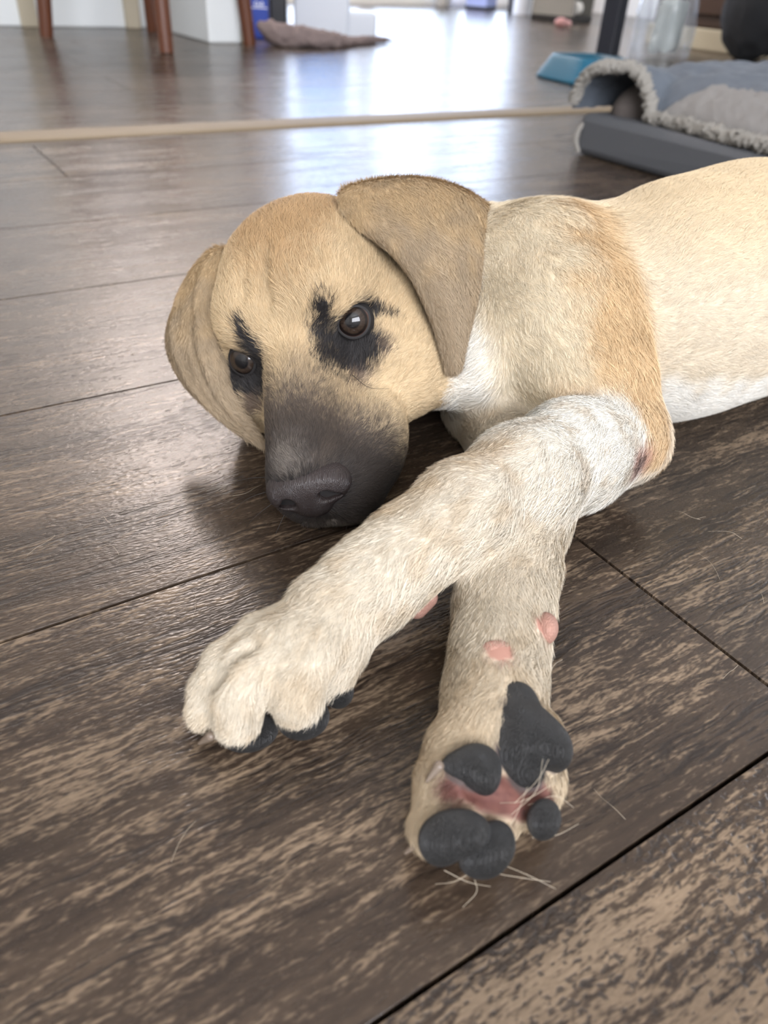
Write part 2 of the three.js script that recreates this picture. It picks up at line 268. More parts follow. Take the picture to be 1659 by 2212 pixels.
function primDist(p, x, y, z) {
  if (p.t === 0) {
    const ax = x - p.a[0], ay = y - p.a[1], az = z - p.a[2];
    let t = (ax * p.d[0] + ay * p.d[1] + az * p.d[2]) / p.l; t = t < 0 ? 0 : t > 1 ? 1 : t;
    const u = t * p.l, dx = ax - p.d[0] * u, dy = ay - p.d[1] * u, dz = az - p.d[2] * u;
    return Math.sqrt(dx * dx + dy * dy + dz * dz) - (p.ra + (p.rb - p.ra) * t);
  }
  const dx = x - p.c[0], dy = y - p.c[1], dz = z - p.c[2], A = p.ax, r = p.r;
  const u = (dx * A[0][0] + dy * A[0][1] + dz * A[0][2]) / r[0], v = (dx * A[1][0] + dy * A[1][1] + dz * A[1][2]) / r[1], w = (dx * A[2][0] + dy * A[2][1] + dz * A[2][2]) / r[2];
  const k0 = Math.sqrt(u * u + v * v + w * w) || 1e-9, k1 = Math.sqrt(u * u / (r[0] * r[0]) + v * v / (r[1] * r[1]) + w * w / (r[2] * r[2])) || 1e-9;
  return k0 * (k0 - 1) / k1;
}
function field(list, x, y, z) {
  let d = 0.5;
  for (const p of list) {
    const e = primDist(p, x, y, z), k = p.k;
    if (p.sub) { const h = k - Math.abs(d + e); d = Math.max(d, -e) + (h > 0 ? h * h * 0.25 / k : 0); }
    else { const h = k - Math.abs(d - e); d = Math.min(d, e) - (h > 0 ? h * h * 0.25 / k : 0); }
  }
  return Math.max(d, 0.0006 - y);   // the body lies on the floor
}
// surface nets over blocks near the surface
function meshField(prims, lo, hi, g, floorY = true) {
  const B = 8, nb = [0, 1, 2].map((i) => Math.ceil((hi[i] - lo[i]) / g / B)), n = nb.map((x) => x * B + 1);
  const val = new Float32Array(n[0] * n[1] * n[2]).fill(1), idx = (i, j, k) => (k * n[1] + j) * n[0] + i;
  const R = B * g * 0.5 * Math.sqrt(3), act = new Uint8Array(nb[0] * nb[1] * nb[2]);
  for (let bk = 0; bk < nb[2]; bk++) for (let bj = 0; bj < nb[1]; bj++) for (let bi = 0; bi < nb[0]; bi++) {
    const cx = lo[0] + (bi + 0.5) * B * g, cy = lo[1] + (bj + 0.5) * B * g, cz = lo[2] + (bk + 0.5) * B * g;
    let m = 9; const ds = prims.map((p) => { const d = primDist(p, cx, cy, cz); if (!p.sub) m = Math.min(m, d); return d; });
    const list = prims.filter((p, i) => ds[i] < (p.sub ? R + 0.01 : Math.max(m, 0) + 2 * R + 0.02));
    const dc = field(list, cx, cy, cz);
    if (Math.abs(dc) > 1.6 * R + 0.004) { if (dc < 0) for (let k = 0; k <= B; k++) for (let j = 0; j <= B; j++) for (let i = 0; i <= B; i++) val[idx(bi * B + i, bj * B + j, bk * B + k)] = -1; continue; }
    act[(bk * nb[1] + bj) * nb[0] + bi] = 1;
    for (let k = 0; k <= B; k++) for (let j = 0; j <= B; j++) for (let i = 0; i <= B; i++) { const I = bi * B + i, J = bj * B + j, K = bk * B + k; val[idx(I, J, K)] = field(list, lo[0] + I * g, lo[1] + J * g, lo[2] + K * g); }
  }
  const pos = [], vid = new Map(), index = [];
  const corners = [[0, 0, 0], [1, 0, 0], [0, 1, 0], [1, 1, 0], [0, 0, 1], [1, 0, 1], [0, 1, 1], [1, 1, 1]], edges = [[0, 1], [0, 2], [0, 4], [1, 3], [1, 5], [2, 3], [2, 6], [3, 7], [4, 5], [4, 6], [5, 7], [6, 7]];
  const cv = new Float64Array(8);
  const cells = [];
  for (let b = 0; b < act.length; b++) {
    if (!act[b]) continue;
    const bi = b % nb[0], bj = Math.floor(b / nb[0]) % nb[1], bk = Math.floor(b / nb[0] / nb[1]);
    for (let k = bk * B; k < bk * B + B; k++) for (let j = bj * B; j < bj * B + B; j++) for (let i = bi * B; i < bi * B + B; i++) {
      let mask = 0; for (let c = 0; c < 8; c++) { cv[c] = val[idx(i + corners[c][0], j + corners[c][1], k + corners[c][2])]; if (cv[c] < 0) mask |= 1 << c; }
      if (mask === 0 || mask === 255) continue;
      let x = 0, y = 0, z = 0, m = 0;
      for (const [a, c] of edges) { if ((cv[a] < 0) === (cv[c] < 0)) continue; const t = cv[a] / (cv[a] - cv[c]); x += corners[a][0] + t * (corners[c][0] - corners[a][0]); y += corners[a][1] + t * (corners[c][1] - corners[a][1]); z += corners[a][2] + t * (corners[c][2] - corners[a][2]); m++; }
      vid.set(idx(i, j, k), pos.length / 3); pos.push(lo[0] + (i + x / m) * g, lo[1] + (j + y / m) * g, lo[2] + (k + z / m) * g); cells.push(i, j, k);
    }
  }
  const quad = (a, b, c, d, flip) => { if (a === undefined || b === undefined || c === undefined || d === undefined) return; if (flip) index.push(a, c, b, a, d, c); else index.push(a, b, c, a, c, d); };
  for (let q = 0; q < cells.length; q += 3) {
    const i = cells[q], j = cells[q + 1], k = cells[q + 2], v0 = val[idx(i, j, k)] < 0;
    if (v0 !== val[idx(i + 1, j, k)] < 0) quad(vid.get(idx(i, j - 1, k - 1)), vid.get(idx(i, j, k - 1)), vid.get(idx(i, j, k)), vid.get(idx(i, j - 1, k)), !v0);
    if (v0 !== val[idx(i, j + 1, k)] < 0) quad(vid.get(idx(i - 1, j, k - 1)), vid.get(idx(i - 1, j, k)), vid.get(idx(i, j, k)), vid.get(idx(i, j, k - 1)), !v0);
    if (v0 !== val[idx(i, j, k + 1)] < 0) quad(vid.get(idx(i - 1, j - 1, k)), vid.get(idx(i, j - 1, k)), vid.get(idx(i, j, k)), vid.get(idx(i - 1, j, k)), !v0);
  }
  return { pos: new Float32Array(pos), index };
}

// ears: curved sheets with thickness, rooted inside the skull; part of the same body mesh
function bspline(ctrl, u, v) {   // uniform cubic B-spline through rows x columns with doubled ends
  const R = ctrl.length, C = ctrl[0].length, w = (t) => [(1 - t) ** 3 / 6, (3 * t ** 3 - 6 * t * t + 4) / 6, (-3 * t ** 3 + 3 * t * t + 3 * t + 1) / 6, t ** 3 / 6];
  const fu = clamp(u, 0, 1) * (R - 1), fv = clamp(v, 0, 1) * (C - 1), iu = Math.min(Math.floor(fu), R - 2), iv = Math.min(Math.floor(fv), C - 2), a = w(fu - iu), b = w(fv - iv), o = [0, 0, 0];
  const g = (i, j) => { const at = (ii, jj) => ctrl[clamp(ii, 0, R - 1)][clamp(jj, 0, C - 1)]; const ref = (p, q) => [2 * p[0] - q[0], 2 * p[1] - q[1], 2 * p[2] - q[2]];
    if (i < 0) return ref(g(0, j), g(1, j)); if (i >= R) return ref(g(R - 1, j), g(R - 2, j)); if (j < 0) return ref(at(i, 0), at(i, 1)); if (j >= C) return ref(at(i, C - 1), at(i, C - 2)); return at(i, j); };
  for (let i = 0; i < 4; i++) for (let j = 0; j < 4; j++) { const p = g(iu + i - 1, iv + j - 1), k = a[i] * b[j]; o[0] += p[0] * k; o[1] += p[1] * k; o[2] += p[2] * k; }
  return o;
}
function earSurface(ctrl, thick, flip, fold, nu = 64, nv = 40) {
  const pos = [], nor = [], flow = [], side = [], index = [];
  const grid = [];
  for (let i = 0; i <= nu; i++) for (let j = 0; j <= nv; j++) {
    const u = i / nu, v = j / nv, e = 1e-3, p = V(bspline(ctrl, u, v)), du = V(bspline(ctrl, Math.min(u + e, 1), v)).sub(V(bspline(ctrl, Math.max(u - e, 0), v))), dv = V(bspline(ctrl, u, Math.min(v + e, 1))).sub(V(bspline(ctrl, u, Math.max(v - e, 0))));
    const n = du.clone().cross(dv).normalize(); if (flip) n.negate(); p.addScaledVector(n, fold(u, v)); grid.push({ p, n, f: du.normalize(), w: Math.sqrt(Math.max(0, Math.min(1, Math.min(v, 1 - v) * 9, (1 - u) * 14))) });
  }
  for (const s of [1, -1]) for (const q of grid) { const t = thick * 0.5 * q.w * s; pos.push(q.p.x + q.n.x * t, q.p.y + q.n.y * t, q.p.z + q.n.z * t); nor.push(q.n.x * s, q.n.y * s, q.n.z * s); flow.push(q.f.x, q.f.y, q.f.z); side.push(s); }
  const M = (nu + 1) * (nv + 1);
  for (let i = 0; i < nu; i++) for (let j = 0; j < nv; j++) { const a = i * (nv + 1) + j, b = a + 1, c = a + nv + 1, d = c + 1; for (const [o, f] of [[0, flip], [M, !flip]]) { if (f) index.push(a + o, b + o, c + o, b + o, d + o, c + o); else index.push(a + o, c + o, b + o, b + o, c + o, d + o); } }
  const g = new THREE.BufferGeometry(); g.setAttribute('position', new THREE.Float32BufferAttribute(pos, 3)); g.setIndex(index); g.computeVertexNormals();
  return { pos, nor: Array.from(g.attributes.normal.array), flow, side, index };
}
const earNear = [
  [[-0.0163, 0.0999, -0.4127], [-0.0042, 0.0981, -0.4299], [0.0087, 0.0959, -0.4407], [0.0225, 0.0915, -0.4498], [0.0258, 0.0858, -0.4519]],
  [[-0.0292, 0.1198, -0.4147], [-0.0055, 0.1205, -0.4276], [0.0175, 0.1159, -0.4427], [0.0341, 0.1078, -0.4493], [0.0375, 0.1024, -0.4515]],
  [[-0.0345, 0.1280, -0.4071], [-0.0038, 0.1371, -0.4161], [0.0267, 0.1321, -0.4273], [0.0464, 0.1199, -0.4382], [0.0505, 0.1131, -0.4469]],
  [[-0.0304, 0.1161, -0.3862], [0.0001, 0.1227, -0.3811], [0.0257, 0.1184, -0.3952], [0.0453, 0.1080, -0.4099], [0.0515, 0.1029, -0.4235]],
  [[-0.0046, 0.1068, -0.3795], [0.0135, 0.1078, -0.3703], [0.0316, 0.1005, -0.3799], [0.0445, 0.0915, -0.3955], [0.0494, 0.0861, -0.4065]],
  [[0.0112, 0.0890, -0.3716], [0.0220, 0.0879, -0.3634], [0.0331, 0.0819, -0.3689], [0.0408, 0.0748, -0.3810], [0.0443, 0.0702, -0.3901]],
  [[0.0217, 0.0695, -0.3662], [0.0271, 0.0695, -0.3600], [0.0335, 0.0659, -0.3636], [0.0374, 0.0621, -0.3719], [0.0394, 0.0598, -0.3776]],
  [[0.0272, 0.0553, -0.3620], [0.0300, 0.0549, -0.3593], [0.0327, 0.0546, -0.3603], [0.0350, 0.0550, -0.3655], [0.0359, 0.0545, -0.3689]],
  [[0.0295, 0.0510, -0.3615], [0.0306, 0.0511, -0.3603], [0.0321, 0.0512, -0.3604], [0.0333, 0.0518, -0.3620], [0.0339, 0.0516, -0.3643]],
];
const earFar = [
  [[-0.0837, 0.0791, -0.4101], [-0.0862, 0.0794, -0.4165], [-0.0894, 0.0739, -0.4248], [-0.0926, 0.0683, -0.4331]],
  [[-0.0904, 0.0921, -0.4071], [-0.0954, 0.0918, -0.4155], [-0.1020, 0.0844, -0.4262], [-0.1079, 0.0740, -0.4372]],
  [[-0.0941, 0.0872, -0.3949], [-0.1014, 0.0915, -0.4030], [-0.1105, 0.0809, -0.4113], [-0.1187, 0.0665, -0.4256]],
  [[-0.0930, 0.0739, -0.3804], [-0.1006, 0.0793, -0.3843], [-0.1151, 0.0697, -0.3947], [-0.1259, 0.0529, -0.4096]],
  [[-0.0904, 0.0584, -0.3692], [-0.0988, 0.0623, -0.3646], [-0.1149, 0.0577, -0.3761], [-0.1272, 0.0451, -0.3917]],
  [[-0.0839, 0.0431, -0.3582], [-0.0925, 0.0457, -0.3515], [-0.1065, 0.0425, -0.3590], [-0.1190, 0.0373, -0.3738]],
  [[-0.0752, 0.0299, -0.3486], [-0.0822, 0.0314, -0.3423], [-0.0928, 0.0309, -0.3469], [-0.1045, 0.0296, -0.3583]],
  [[-0.0671, 0.0185, -0.3405], [-0.0701, 0.0195, -0.3375], [-0.0763, 0.0215, -0.3389], [-0.0848, 0.0235, -0.3465]],
  [[-0.0632, 0.0144, -0.3363], [-0.0640, 0.0147, -0.3352], [-0.0660, 0.0153, -0.3357], [-0.0691, 0.0160, -0.3374]],
];

const bump = (x, c, w) => Math.exp(-(((x - c) / w) ** 2));
const earFolds = [   // soft creases and the rolled back edge
  (u, v) => sstep(0.2, 0.4, u) * (0.0022 * bump(v, 0.90, 0.05) * (1 - sstep(0.6, 0.9, u)) - 0.0012 * bump(v, 0.80, 0.05) + 0.0010 * bump(v, 0.06, 0.05)),
  (u, v) => sstep(0.2, 0.4, u) * (-0.0020 * bump(v, 0.30 + 0.1 * u, 0.06) + 0.0012 * bump(v, 0.45, 0.08) - 0.0018 * bump(v, 0.72, 0.05) + 0.0012 * bump(v, 0.05, 0.05)) * (1 - sstep(0.7, 1, u)),
];
// eyelids: rims round each eye opening, part of the body mesh
function eyelid(e, open) {
  const ax = V(e.ax).normalize(), up = new THREE.Vector3(0, 1, 0).addScaledVector(ax, -ax.y).normalize(), rt = up.clone().cross(ax).normalize();
  const pos = [], nor = [], index = [], n = 72, m = 12;
  for (let i = 0; i <= n; i++) for (let j = 0; j <= m; j++) {
    const f = i / n * Math.PI * 2, c = Math.cos(f), s = Math.sin(f);
    const half = open.w, tall = s > 0 ? open.t : open.b;
    let x = c * half, y = Math.sign(s) * tall * Math.pow(Math.abs(s), 1.4) + open.tilt * x * e.m;
    if (j > 0) { const g = 1 + (j / m) * 1.7; x *= g; y *= g * (1 + 0.25 * j / m); }
    const rr = j === 0 ? 0.99 : 1.03 + 0.04 * Math.sin(Math.min(1, j / 3) * Math.PI) + 0.02 * (j / m);
    const d = ax.clone().addScaledVector(rt, x).addScaledVector(up, y).normalize();
    const p = Hp([e.c[0] + d.x * rr * 0.95, e.c[1] + d.y * rr * 0.95, e.c[2] + d.z * rr * 0.95]); pos.push(...p);
  }
  for (let i = 0; i < n; i++) for (let j = 0; j < m; j++) { const a = i * (m + 1) + j, b = a + 1, c = a + m + 1, d = c + 1; index.push(a, b, c, b, d, c); }
  const g = new THREE.BufferGeometry(); g.setAttribute('position', new THREE.Float32BufferAttribute(pos, 3)); g.setIndex(index); g.computeVertexNormals();
  return { pos, nor: Array.from(g.attributes.normal.array), index };
}
const LIDS = [{ w: 0.95, t: 0.62, b: 0.74, tilt: 0.16 }, { w: 1.05, t: 0.72, b: 0.92, tilt: 0.10 }];

// coat colours (linear) and where they lie
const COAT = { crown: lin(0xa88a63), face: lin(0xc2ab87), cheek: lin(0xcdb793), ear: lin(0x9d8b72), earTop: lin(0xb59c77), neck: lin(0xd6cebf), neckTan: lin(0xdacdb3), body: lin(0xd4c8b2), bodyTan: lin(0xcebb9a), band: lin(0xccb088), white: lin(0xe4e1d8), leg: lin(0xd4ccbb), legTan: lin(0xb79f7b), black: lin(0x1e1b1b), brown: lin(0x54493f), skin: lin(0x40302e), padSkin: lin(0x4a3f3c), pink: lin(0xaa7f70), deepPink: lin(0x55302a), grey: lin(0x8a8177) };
const blend = (a, b, t) => [a[0] + (b[0] - a[0]) * t, a[1] + (b[1] - a[1]) * t, a[2] + (b[2] - a[2]) * t];
function seg(p, a, b) { const d = [b[0] - a[0], b[1] - a[1], b[2] - a[2]], l = d[0] * d[0] + d[1] * d[1] + d[2] * d[2]; const t = l ? clamp(((p[0] - a[0]) * d[0] + (p[1] - a[1]) * d[1] + (p[2] - a[2]) * d[2]) / l, 0, 1) : 0; return [Math.hypot(p[0] - a[0] - d[0] * t, p[1] - a[1] - d[1] * t, p[2] - a[2] - d[2] * t), t]; }
// markings on the head in head units: from, to, radius at both ends, softness
const eyeMarksRaw = [
  [[1.95, 2.30, 0.9], [1.55, 1.35, 1.15], 0.30, 0.46, 0.3], [[1.55, 1.35, 1.15], [1.55, 0.25, 2.1], 0.50, 0.60, 0.3], [[1.55, 0.25, 2.1], [1.95, -0.55, 2.0], 0.60, 0.42, 0.35],
  [[1.9, 1.3, 0.5], [3.0, 1.15, -0.2], 0.45, 0.50, 0.3], [[3.0, 1.15, -0.2], [3.7, 0.6, -0.3], 0.45, 0.36, 0.25], [[3.7, 0.6, -0.3], [4.4, 0.05, -0.5], 0.36, 0.12, 0.25], [[1.9, 0.3, 1.2], [2.0, 0.1, 1.2], 0.75, 0.75, 0.3], [[2.6, 0.45, 0.6], [2.7, 0.4, 0.6], 1.15, 1.15, 0.2],
  [[-1.95, 2.30, 0.75], [-1.75, 1.4, 0.9], 0.26, 0.42, 0.3], [[-1.75, 1.4, 0.9], [-1.85, -0.6, 1.6], 0.48, 0.62, 0.3], [[-2.6, 0.1, 0.6], [-3.2, -0.1, 0.3], 1.15, 0.95, 0.2],
];
const tearMarksRaw = [[[2.3, -0.3, 1.0], [2.4, -0.9, 1.8], 0.95, 0.70, 0.45], [[2.7, -0.5, 1.0], [3.5, -0.7, 0.7], 0.8, 0.4, 0.6], [[-2.4, -0.5, 1.2], [-2.9, -1.5, 1.5], 0.85, 0.55, 0.35]];
const snap = (h) => { let p = Hp(h); for (let i = 0; i < 12; i++) { const e = 4e-4, d = field(prims, ...p), g = [0, 1, 2].map((k) => { const q = p.slice(); q[k] += e; return (field(prims, ...q) - d) / e; }), l = g[0] * g[0] + g[1] * g[1] + g[2] * g[2] || 1; p = p.map((x, k) => x - 0.8 * d * g[k] / l); } return toHead(...p); };
const onSkin = (list) => list.map(([a, b, ...r]) => [snap(a), snap(b), ...r]);
const coatMarks = (list, h, nz) => { let m = 0; for (const [a, b, ra, rb, s] of list) { const [d, t] = seg(h, a, b), r = mixf(ra, rb, t); m = Math.max(m, 1 - sstep(r * (1 - s), r * (1 + s), d + nz)); } return m; };
const eyeMarks = onSkin(eyeMarksRaw), tearMarks = onSkin(tearMarksRaw);
function headCoat(h, w) {
  const nz = 0.16 * n3(h[0] * 1.7, h[1] * 1.7, h[2] * 1.7) + 0.10 * n3(h[0] * 5, h[1] * 5, h[2] * 5);
  let c = blend(COAT.face, COAT.crown, sstep(2.6, 4.2, h[1] + 0.15 * Math.abs(h[2] + 1.5) + nz * 2.2 - 0.25 * Math.abs(h[0] - 0.3)));
  c = blend(c, COAT.cheek, sstep(0.5, -1.5, h[1] + nz * 2) * sstep(1.5, 3.2, Math.abs(h[0])));
  // dark muzzle
  const side = clamp(Math.abs(h[0] - 0.2) - 1.1, 0, 3);
  let mz = sstep(1.7, 5.2, h[2] + nz * 3.2 - 0.25 * side + (h[0] < -0.8 ? 0.9 : 0));
  const streak = (1 - sstep(0.15, 0.75, Math.abs(h[0] - 0.35 + nz))) * sstep(1.4, 2.6, h[2]) * 0.45;
  c = blend(c, COAT.brown, Math.max(clamp(mz * 1.15, 0, 1), streak));
  c = blend(c, COAT.black, sstep(3.2, 6.4, h[2] + nz * 3 + 0.7 * clamp(-h[1] - 1.4, 0, 3) - 0.5) * 0.72);
  c = blend(c, COAT.black, (1 - sstep(0.25, 0.7, seg(h, [3.55, -4.5, 2.0], [2.4, -4.2, 6.2])[0] + nz)) * 0.9);
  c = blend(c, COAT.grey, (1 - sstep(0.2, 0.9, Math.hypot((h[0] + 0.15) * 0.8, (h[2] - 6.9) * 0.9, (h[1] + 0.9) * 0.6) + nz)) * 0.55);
  c = blend(c, COAT.brown, (1 - sstep(0.2, 0.7, Math.hypot(h[0] - 1.2, h[1] + 1.3, h[2] - 6.6) + nz)) * 0.7);
  c = blend(c, COAT.grey, (1 - sstep(0.25, 0.9, Math.hypot((h[0] - 0.4) * 0.5, h[1] + 4.5, h[2] - 7.0))) * 0.7);
  c = blend(c, COAT.black, 1 - sstep(1.0, 1.3, Math.hypot((h[0] - 0.15) / 1.5, (h[1] + 2.45) / 1.05, (h[2] - 7.0) / 0.95)));
  c = blend(c, COAT.skin, coatMarks(tearMarks, h, nz) * 0.85);
  c = blend(c, COAT.black, coatMarks(eyeMarks, h, nz));
  return c;
}
const REGC = {
  neck: (p) => { const q = 0.012 * n3(p[0] * 40, p[1] * 40, p[2] * 40); return blend(blend(COAT.white, COAT.neckTan, Math.max(sstep(0.035, 0.075, p[0] + q), sstep(0.08, 0.105, p[1] + q))), COAT.white, sstep(0.055, 0.03, p[1] + q)); },
  body: (p) => blend(blend(COAT.body, COAT.bodyTan, sstep(0.085, 0.135, p[1])), COAT.white, sstep(0.052, 0.036, p[1] + 0.008 * n3(p[0] * 50, p[1] * 50, p[2] * 50))),
  arm: (p) => blend(COAT.neckTan, COAT.band, sstep(0.070, 0.105, p[0] + 0.01 * n3(p[0] * 40, p[1] * 40, p[2] * 40) - 0.25 * Math.max(0, 0.09 - p[1]))),
  elbow: (p) => COAT.band,
  legA: (p) => { const t = sstep(0.1, 0.6, n3(p[0] * 55, p[1] * 55, p[2] * 55) + 0.35 * n3(p[0] * 160, p[1] * 160, p[2] * 160)); return blend(blend(COAT.white, COAT.leg, sstep(-0.30, -0.22, p[2])), COAT.legTan, 0.10 * sstep(-0.30, -0.22, p[2]) + t * 0.32); },
  legB: (p) => { const t = sstep(0.0, 0.6, n3(p[0] * 50 + 9, p[1] * 50, p[2] * 50)); return blend(COAT.leg, COAT.legTan, 0.25 + t * 0.2 + 0.15 * sstep(-0.2, -0.15, p[2])); },
  footA: (p) => blend(COAT.leg, COAT.legTan, 0.18 + 0.22 * sstep(-0.2, 0.7, n3(p[0] * 80, p[1] * 80, p[2] * 80))),
  footB: (p) => { const k = 1 - sstep(0.0050, 0.0080, seg(p, [0.0267, 0.0210, -0.1366], [0.0523, 0.0170, -0.1364])[0]); const q = 0.5 + 0.5 * n3(p[0] * 220, p[1] * 220, p[2] * 420); return blend(blend(COAT.leg, COAT.legTan, 0.65), blend(COAT.deepPink, lin(0x6e463c), q), k); },
};
const LEN = { neck: 0.0068, body: 0.0036, arm: 0.0045, elbow: 0.0048, legA: 0.0046, legB: 0.0042, footA: 0.0034, footB: 0.0030 };
const shares = (p, list) => {   // how much each region owns a surface point, and the lie of the hair there
  const w = {}; let tot = 0; const f = [0, 0, 0];
  for (const q of list) { if (q.sub) continue; const d = primDist(q, p[0], p[1], p[2]); if (d > 0.02) continue; const k = Math.exp(-Math.max(d, 0) / 0.0022); w[q.reg] = (w[q.reg] || 0) + k; tot += k; if (q.t === 0 && q.reg !== 'head') { const j = Math.exp(-Math.max(d, 0) / 0.006); f[0] += q.d[0] * j; f[1] += q.d[1] * j; f[2] += q.d[2] * j; } }
  for (const r in w) w[r] /= tot || 1;
  return { w, f };
};
// bare skin round the pads
const padSpots = [[[0.0467, 0.0285, -0.1625], 0.0052], [[0.0505, 0.0275, -0.1527], 0.0085], [[0.0569, 0.0255, -0.1495], 0.0068], [[0.0445, 0.0255, -0.1478], 0.0062], [[0.0484, 0.0235, -0.1420], 0.006], [[0.0324, 0.0275, -0.1413], 0.0078], [[0.0276, 0.0265, -0.1400], 0.005], [[0.0259, 0.0225, -0.1215], 0.0085], [[0.0215, 0.0200, -0.1192], 0.0065], [[0.0370, 0.0175, -0.1210], 0.008], [[0.0334, 0.0135, -0.1188], 0.008], [[0.0525, 0.0190, -0.1298], 0.0065], [[0.0422, 0.0335, -0.1829], 0.0048, 1], [[0.0606, 0.0285, -0.2012], 0.0048, 1], [[-0.0227, 0.0040, -0.1701], 0.0078], [[-0.0404, 0.0010, -0.1644], 0.0070], [[-0.0121, 0.0060, -0.1822], 0.0062]];
const marks = [   // places on legs and elbow with a colour of their own: from, to, radius, softness, strength, colour
  [[0.1194, 0.0620, -0.3324], [0.1271, 0.0394, -0.3161], 0.0115, 0.35, 0.95, 'band'], [[0.1148, 0.0380, -0.3028], [0.1202, 0.0392, -0.3085], 0.0075, 0.5, 0.75, 'pink'], [[0.1158, 0.0363, -0.3015], [0.1187, 0.0401, -0.3067], 0.0022, 0.6, 0.9, 'skin'],
  [[0.0049, 0.0576, -0.2380], [0.0446, 0.0682, -0.2665], 0.012, 0.8, 0.45, 'legTan'], [[0.0385, 0.0723, -0.2535], [0.0444, 0.0722, -0.2596], 0.006, 0.7, 0.5, 'crown'], [[0.0192, 0.0705, -0.2251], [0.0218, 0.0702, -0.2273], 0.0035, 0.7, 0.5, 'crown'], [[0.0331, 0.0687, -0.2324], [0.0349, 0.0688, -0.2337], 0.0035, 0.8, 0.35, 'crown'], [[0.0003, 0.0539, -0.2032], [0.0020, 0.0527, -0.2024], 0.0035, 0.8, 0.4, 'crown'],
  [[-0.0274, 0.0290, -0.1619], [-0.0173, 0.0264, -0.1649], 0.007, 0.8, 0.35, 'legTan'], [[0.0778, 0.0549, -0.3310], [0.0908, 0.0597, -0.3282], 0.006, 0.8, 0.5, 'band'],
];
const noseTip = Hp([0.2, -2.4, 8.2]);
function coatAt(p) {
  const { w, f } = shares(p, prims); let c = [0, 0, 0], len = 0, sum = 0;
  const h = toHead(p[0], p[1], p[2]);
  for (const r in w) {
    const k = w[r]; if (k < 0.01) continue; let q, l;
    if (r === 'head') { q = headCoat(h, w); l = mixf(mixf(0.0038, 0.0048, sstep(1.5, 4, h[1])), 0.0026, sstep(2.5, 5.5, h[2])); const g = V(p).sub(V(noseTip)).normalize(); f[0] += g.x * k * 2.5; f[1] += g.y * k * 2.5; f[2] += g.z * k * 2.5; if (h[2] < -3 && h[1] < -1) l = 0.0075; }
    else { q = REGC[r](p); l = LEN[r]; }
    c[0] += q[0] * k; c[1] += q[1] * k; c[2] += q[2] * k; len += l * k; sum += k;
  }
  if (sum > 0) { c = c.map((x) => x / sum); len /= sum; } else { c = COAT.leg.slice(); len = 0.005; }
  for (const [a, b, r, s, k, name] of marks) { const d = seg(p, a, b)[0]; if (d < r * (1 + s)) c = blend(c, COAT[name], k * (1 - sstep(r * (1 - s), r * (1 + s), d + 0.0012 * n3(p[0] * 300, p[1] * 300, p[2] * 300)))); }
  let bare = 0; padSpots.forEach(([q, r, pk]) => { const d = Math.hypot(p[0] - q[0], p[1] - q[1], p[2] - q[2]); if (d < r * 1.15) { bare = 1 - sstep(r * 0.95, r * 1.15, d); c = blend(c, pk ? COAT.pink : COAT.padSkin, bare); } });
  return { c, len, f, head: w.head || 0 };
}

// ---- assemble the body: trunk, head, legs, ears and lids in one mesh
const webSpots = [[[0.0416, 0.0190, -0.1374], 0.008], [[0.0489, 0.0170, -0.1377], 0.008], [[0.0336, 0.0210, -0.1360], 0.006], [[0.0286, 0.0220, -0.1359], 0.004], [[0.0524, 0.0160, -0.1362], 0.006]];
const bodyData = (() => {
  const m = meshField(prims, [-0.13, -0.004, -0.76], [0.64, 0.16, -0.09], 0.0014);
  const g0 = new THREE.BufferGeometry(); g0.setAttribute('position', new THREE.BufferAttribute(m.pos, 3)); g0.setIndex(m.index); g0.computeVertexNormals();
  const pos = Array.from(m.pos), nor = Array.from(g0.attributes.normal.array), col = new Array(pos.length), flow = new Array(pos.length), len = new Array(pos.length / 3), head = new Float32Array(pos.length / 3 + 20000), index = m.index.slice();
  for (let i = 0; i < pos.length; i += 3) {
    const q = coatAt([pos[i], pos[i + 1], pos[i + 2]]);
    col[i] = q.c[0]; col[i + 1] = q.c[1]; col[i + 2] = q.c[2]; flow[i] = q.f[0]; flow[i + 1] = q.f[1]; flow[i + 2] = q.f[2]; len[i / 3] = q.len; head[i / 3] = q.head;
  }
  for (const [k, ctrl] of [[0, earNear], [1, earFar]]) {
    const e = earSurface(ctrl, 0.0042, false, earFolds[k]), base = pos.length / 3;
    for (let i = 0; i < e.pos.length; i += 3) {
      const u = Math.floor((i / 3 % (65 * 41)) / 41) / 64, nz = n3(e.pos[i] * 60, e.pos[i + 1] * 60, e.pos[i + 2] * 60);
      const c = blend(COAT.earTop, COAT.ear, sstep(0.25, 0.6, u + 0.12 * nz));
      pos.push(e.pos[i], e.pos[i + 1], e.pos[i + 2]); nor.push(e.nor[i], e.nor[i + 1], e.nor[i + 2]); col.push(...c); flow.push(e.flow[i], e.flow[i + 1], e.flow[i + 2]); len.push((e.side[i / 3] < 0) === (k === 0) ? 0.0028 : u < 0.25 ? 0.0050 : 0.0036);
    }
    for (const i of e.index) index.push(i + base);
  }
  EYES.forEach((e, n) => { const l = eyelid(e, LIDS[n]), base = pos.length / 3; for (let i = 0; i < l.pos.length; i += 3) { pos.push(l.pos[i], l.pos[i + 1], l.pos[i + 2]); nor.push(l.nor[i], l.nor[i + 1], l.nor[i + 2]); col.push(...COAT.black.map((x) => x * 0.6)); flow.push(0, 0, 0); len.push(0); } for (const i of l.index) index.push(i + base); });
  return { pos, nor, col, flow, len, index, head };
})();
const dog = thing('dog', 'tan puppy with a black muzzle lying with its forelegs crossed', 'dog');
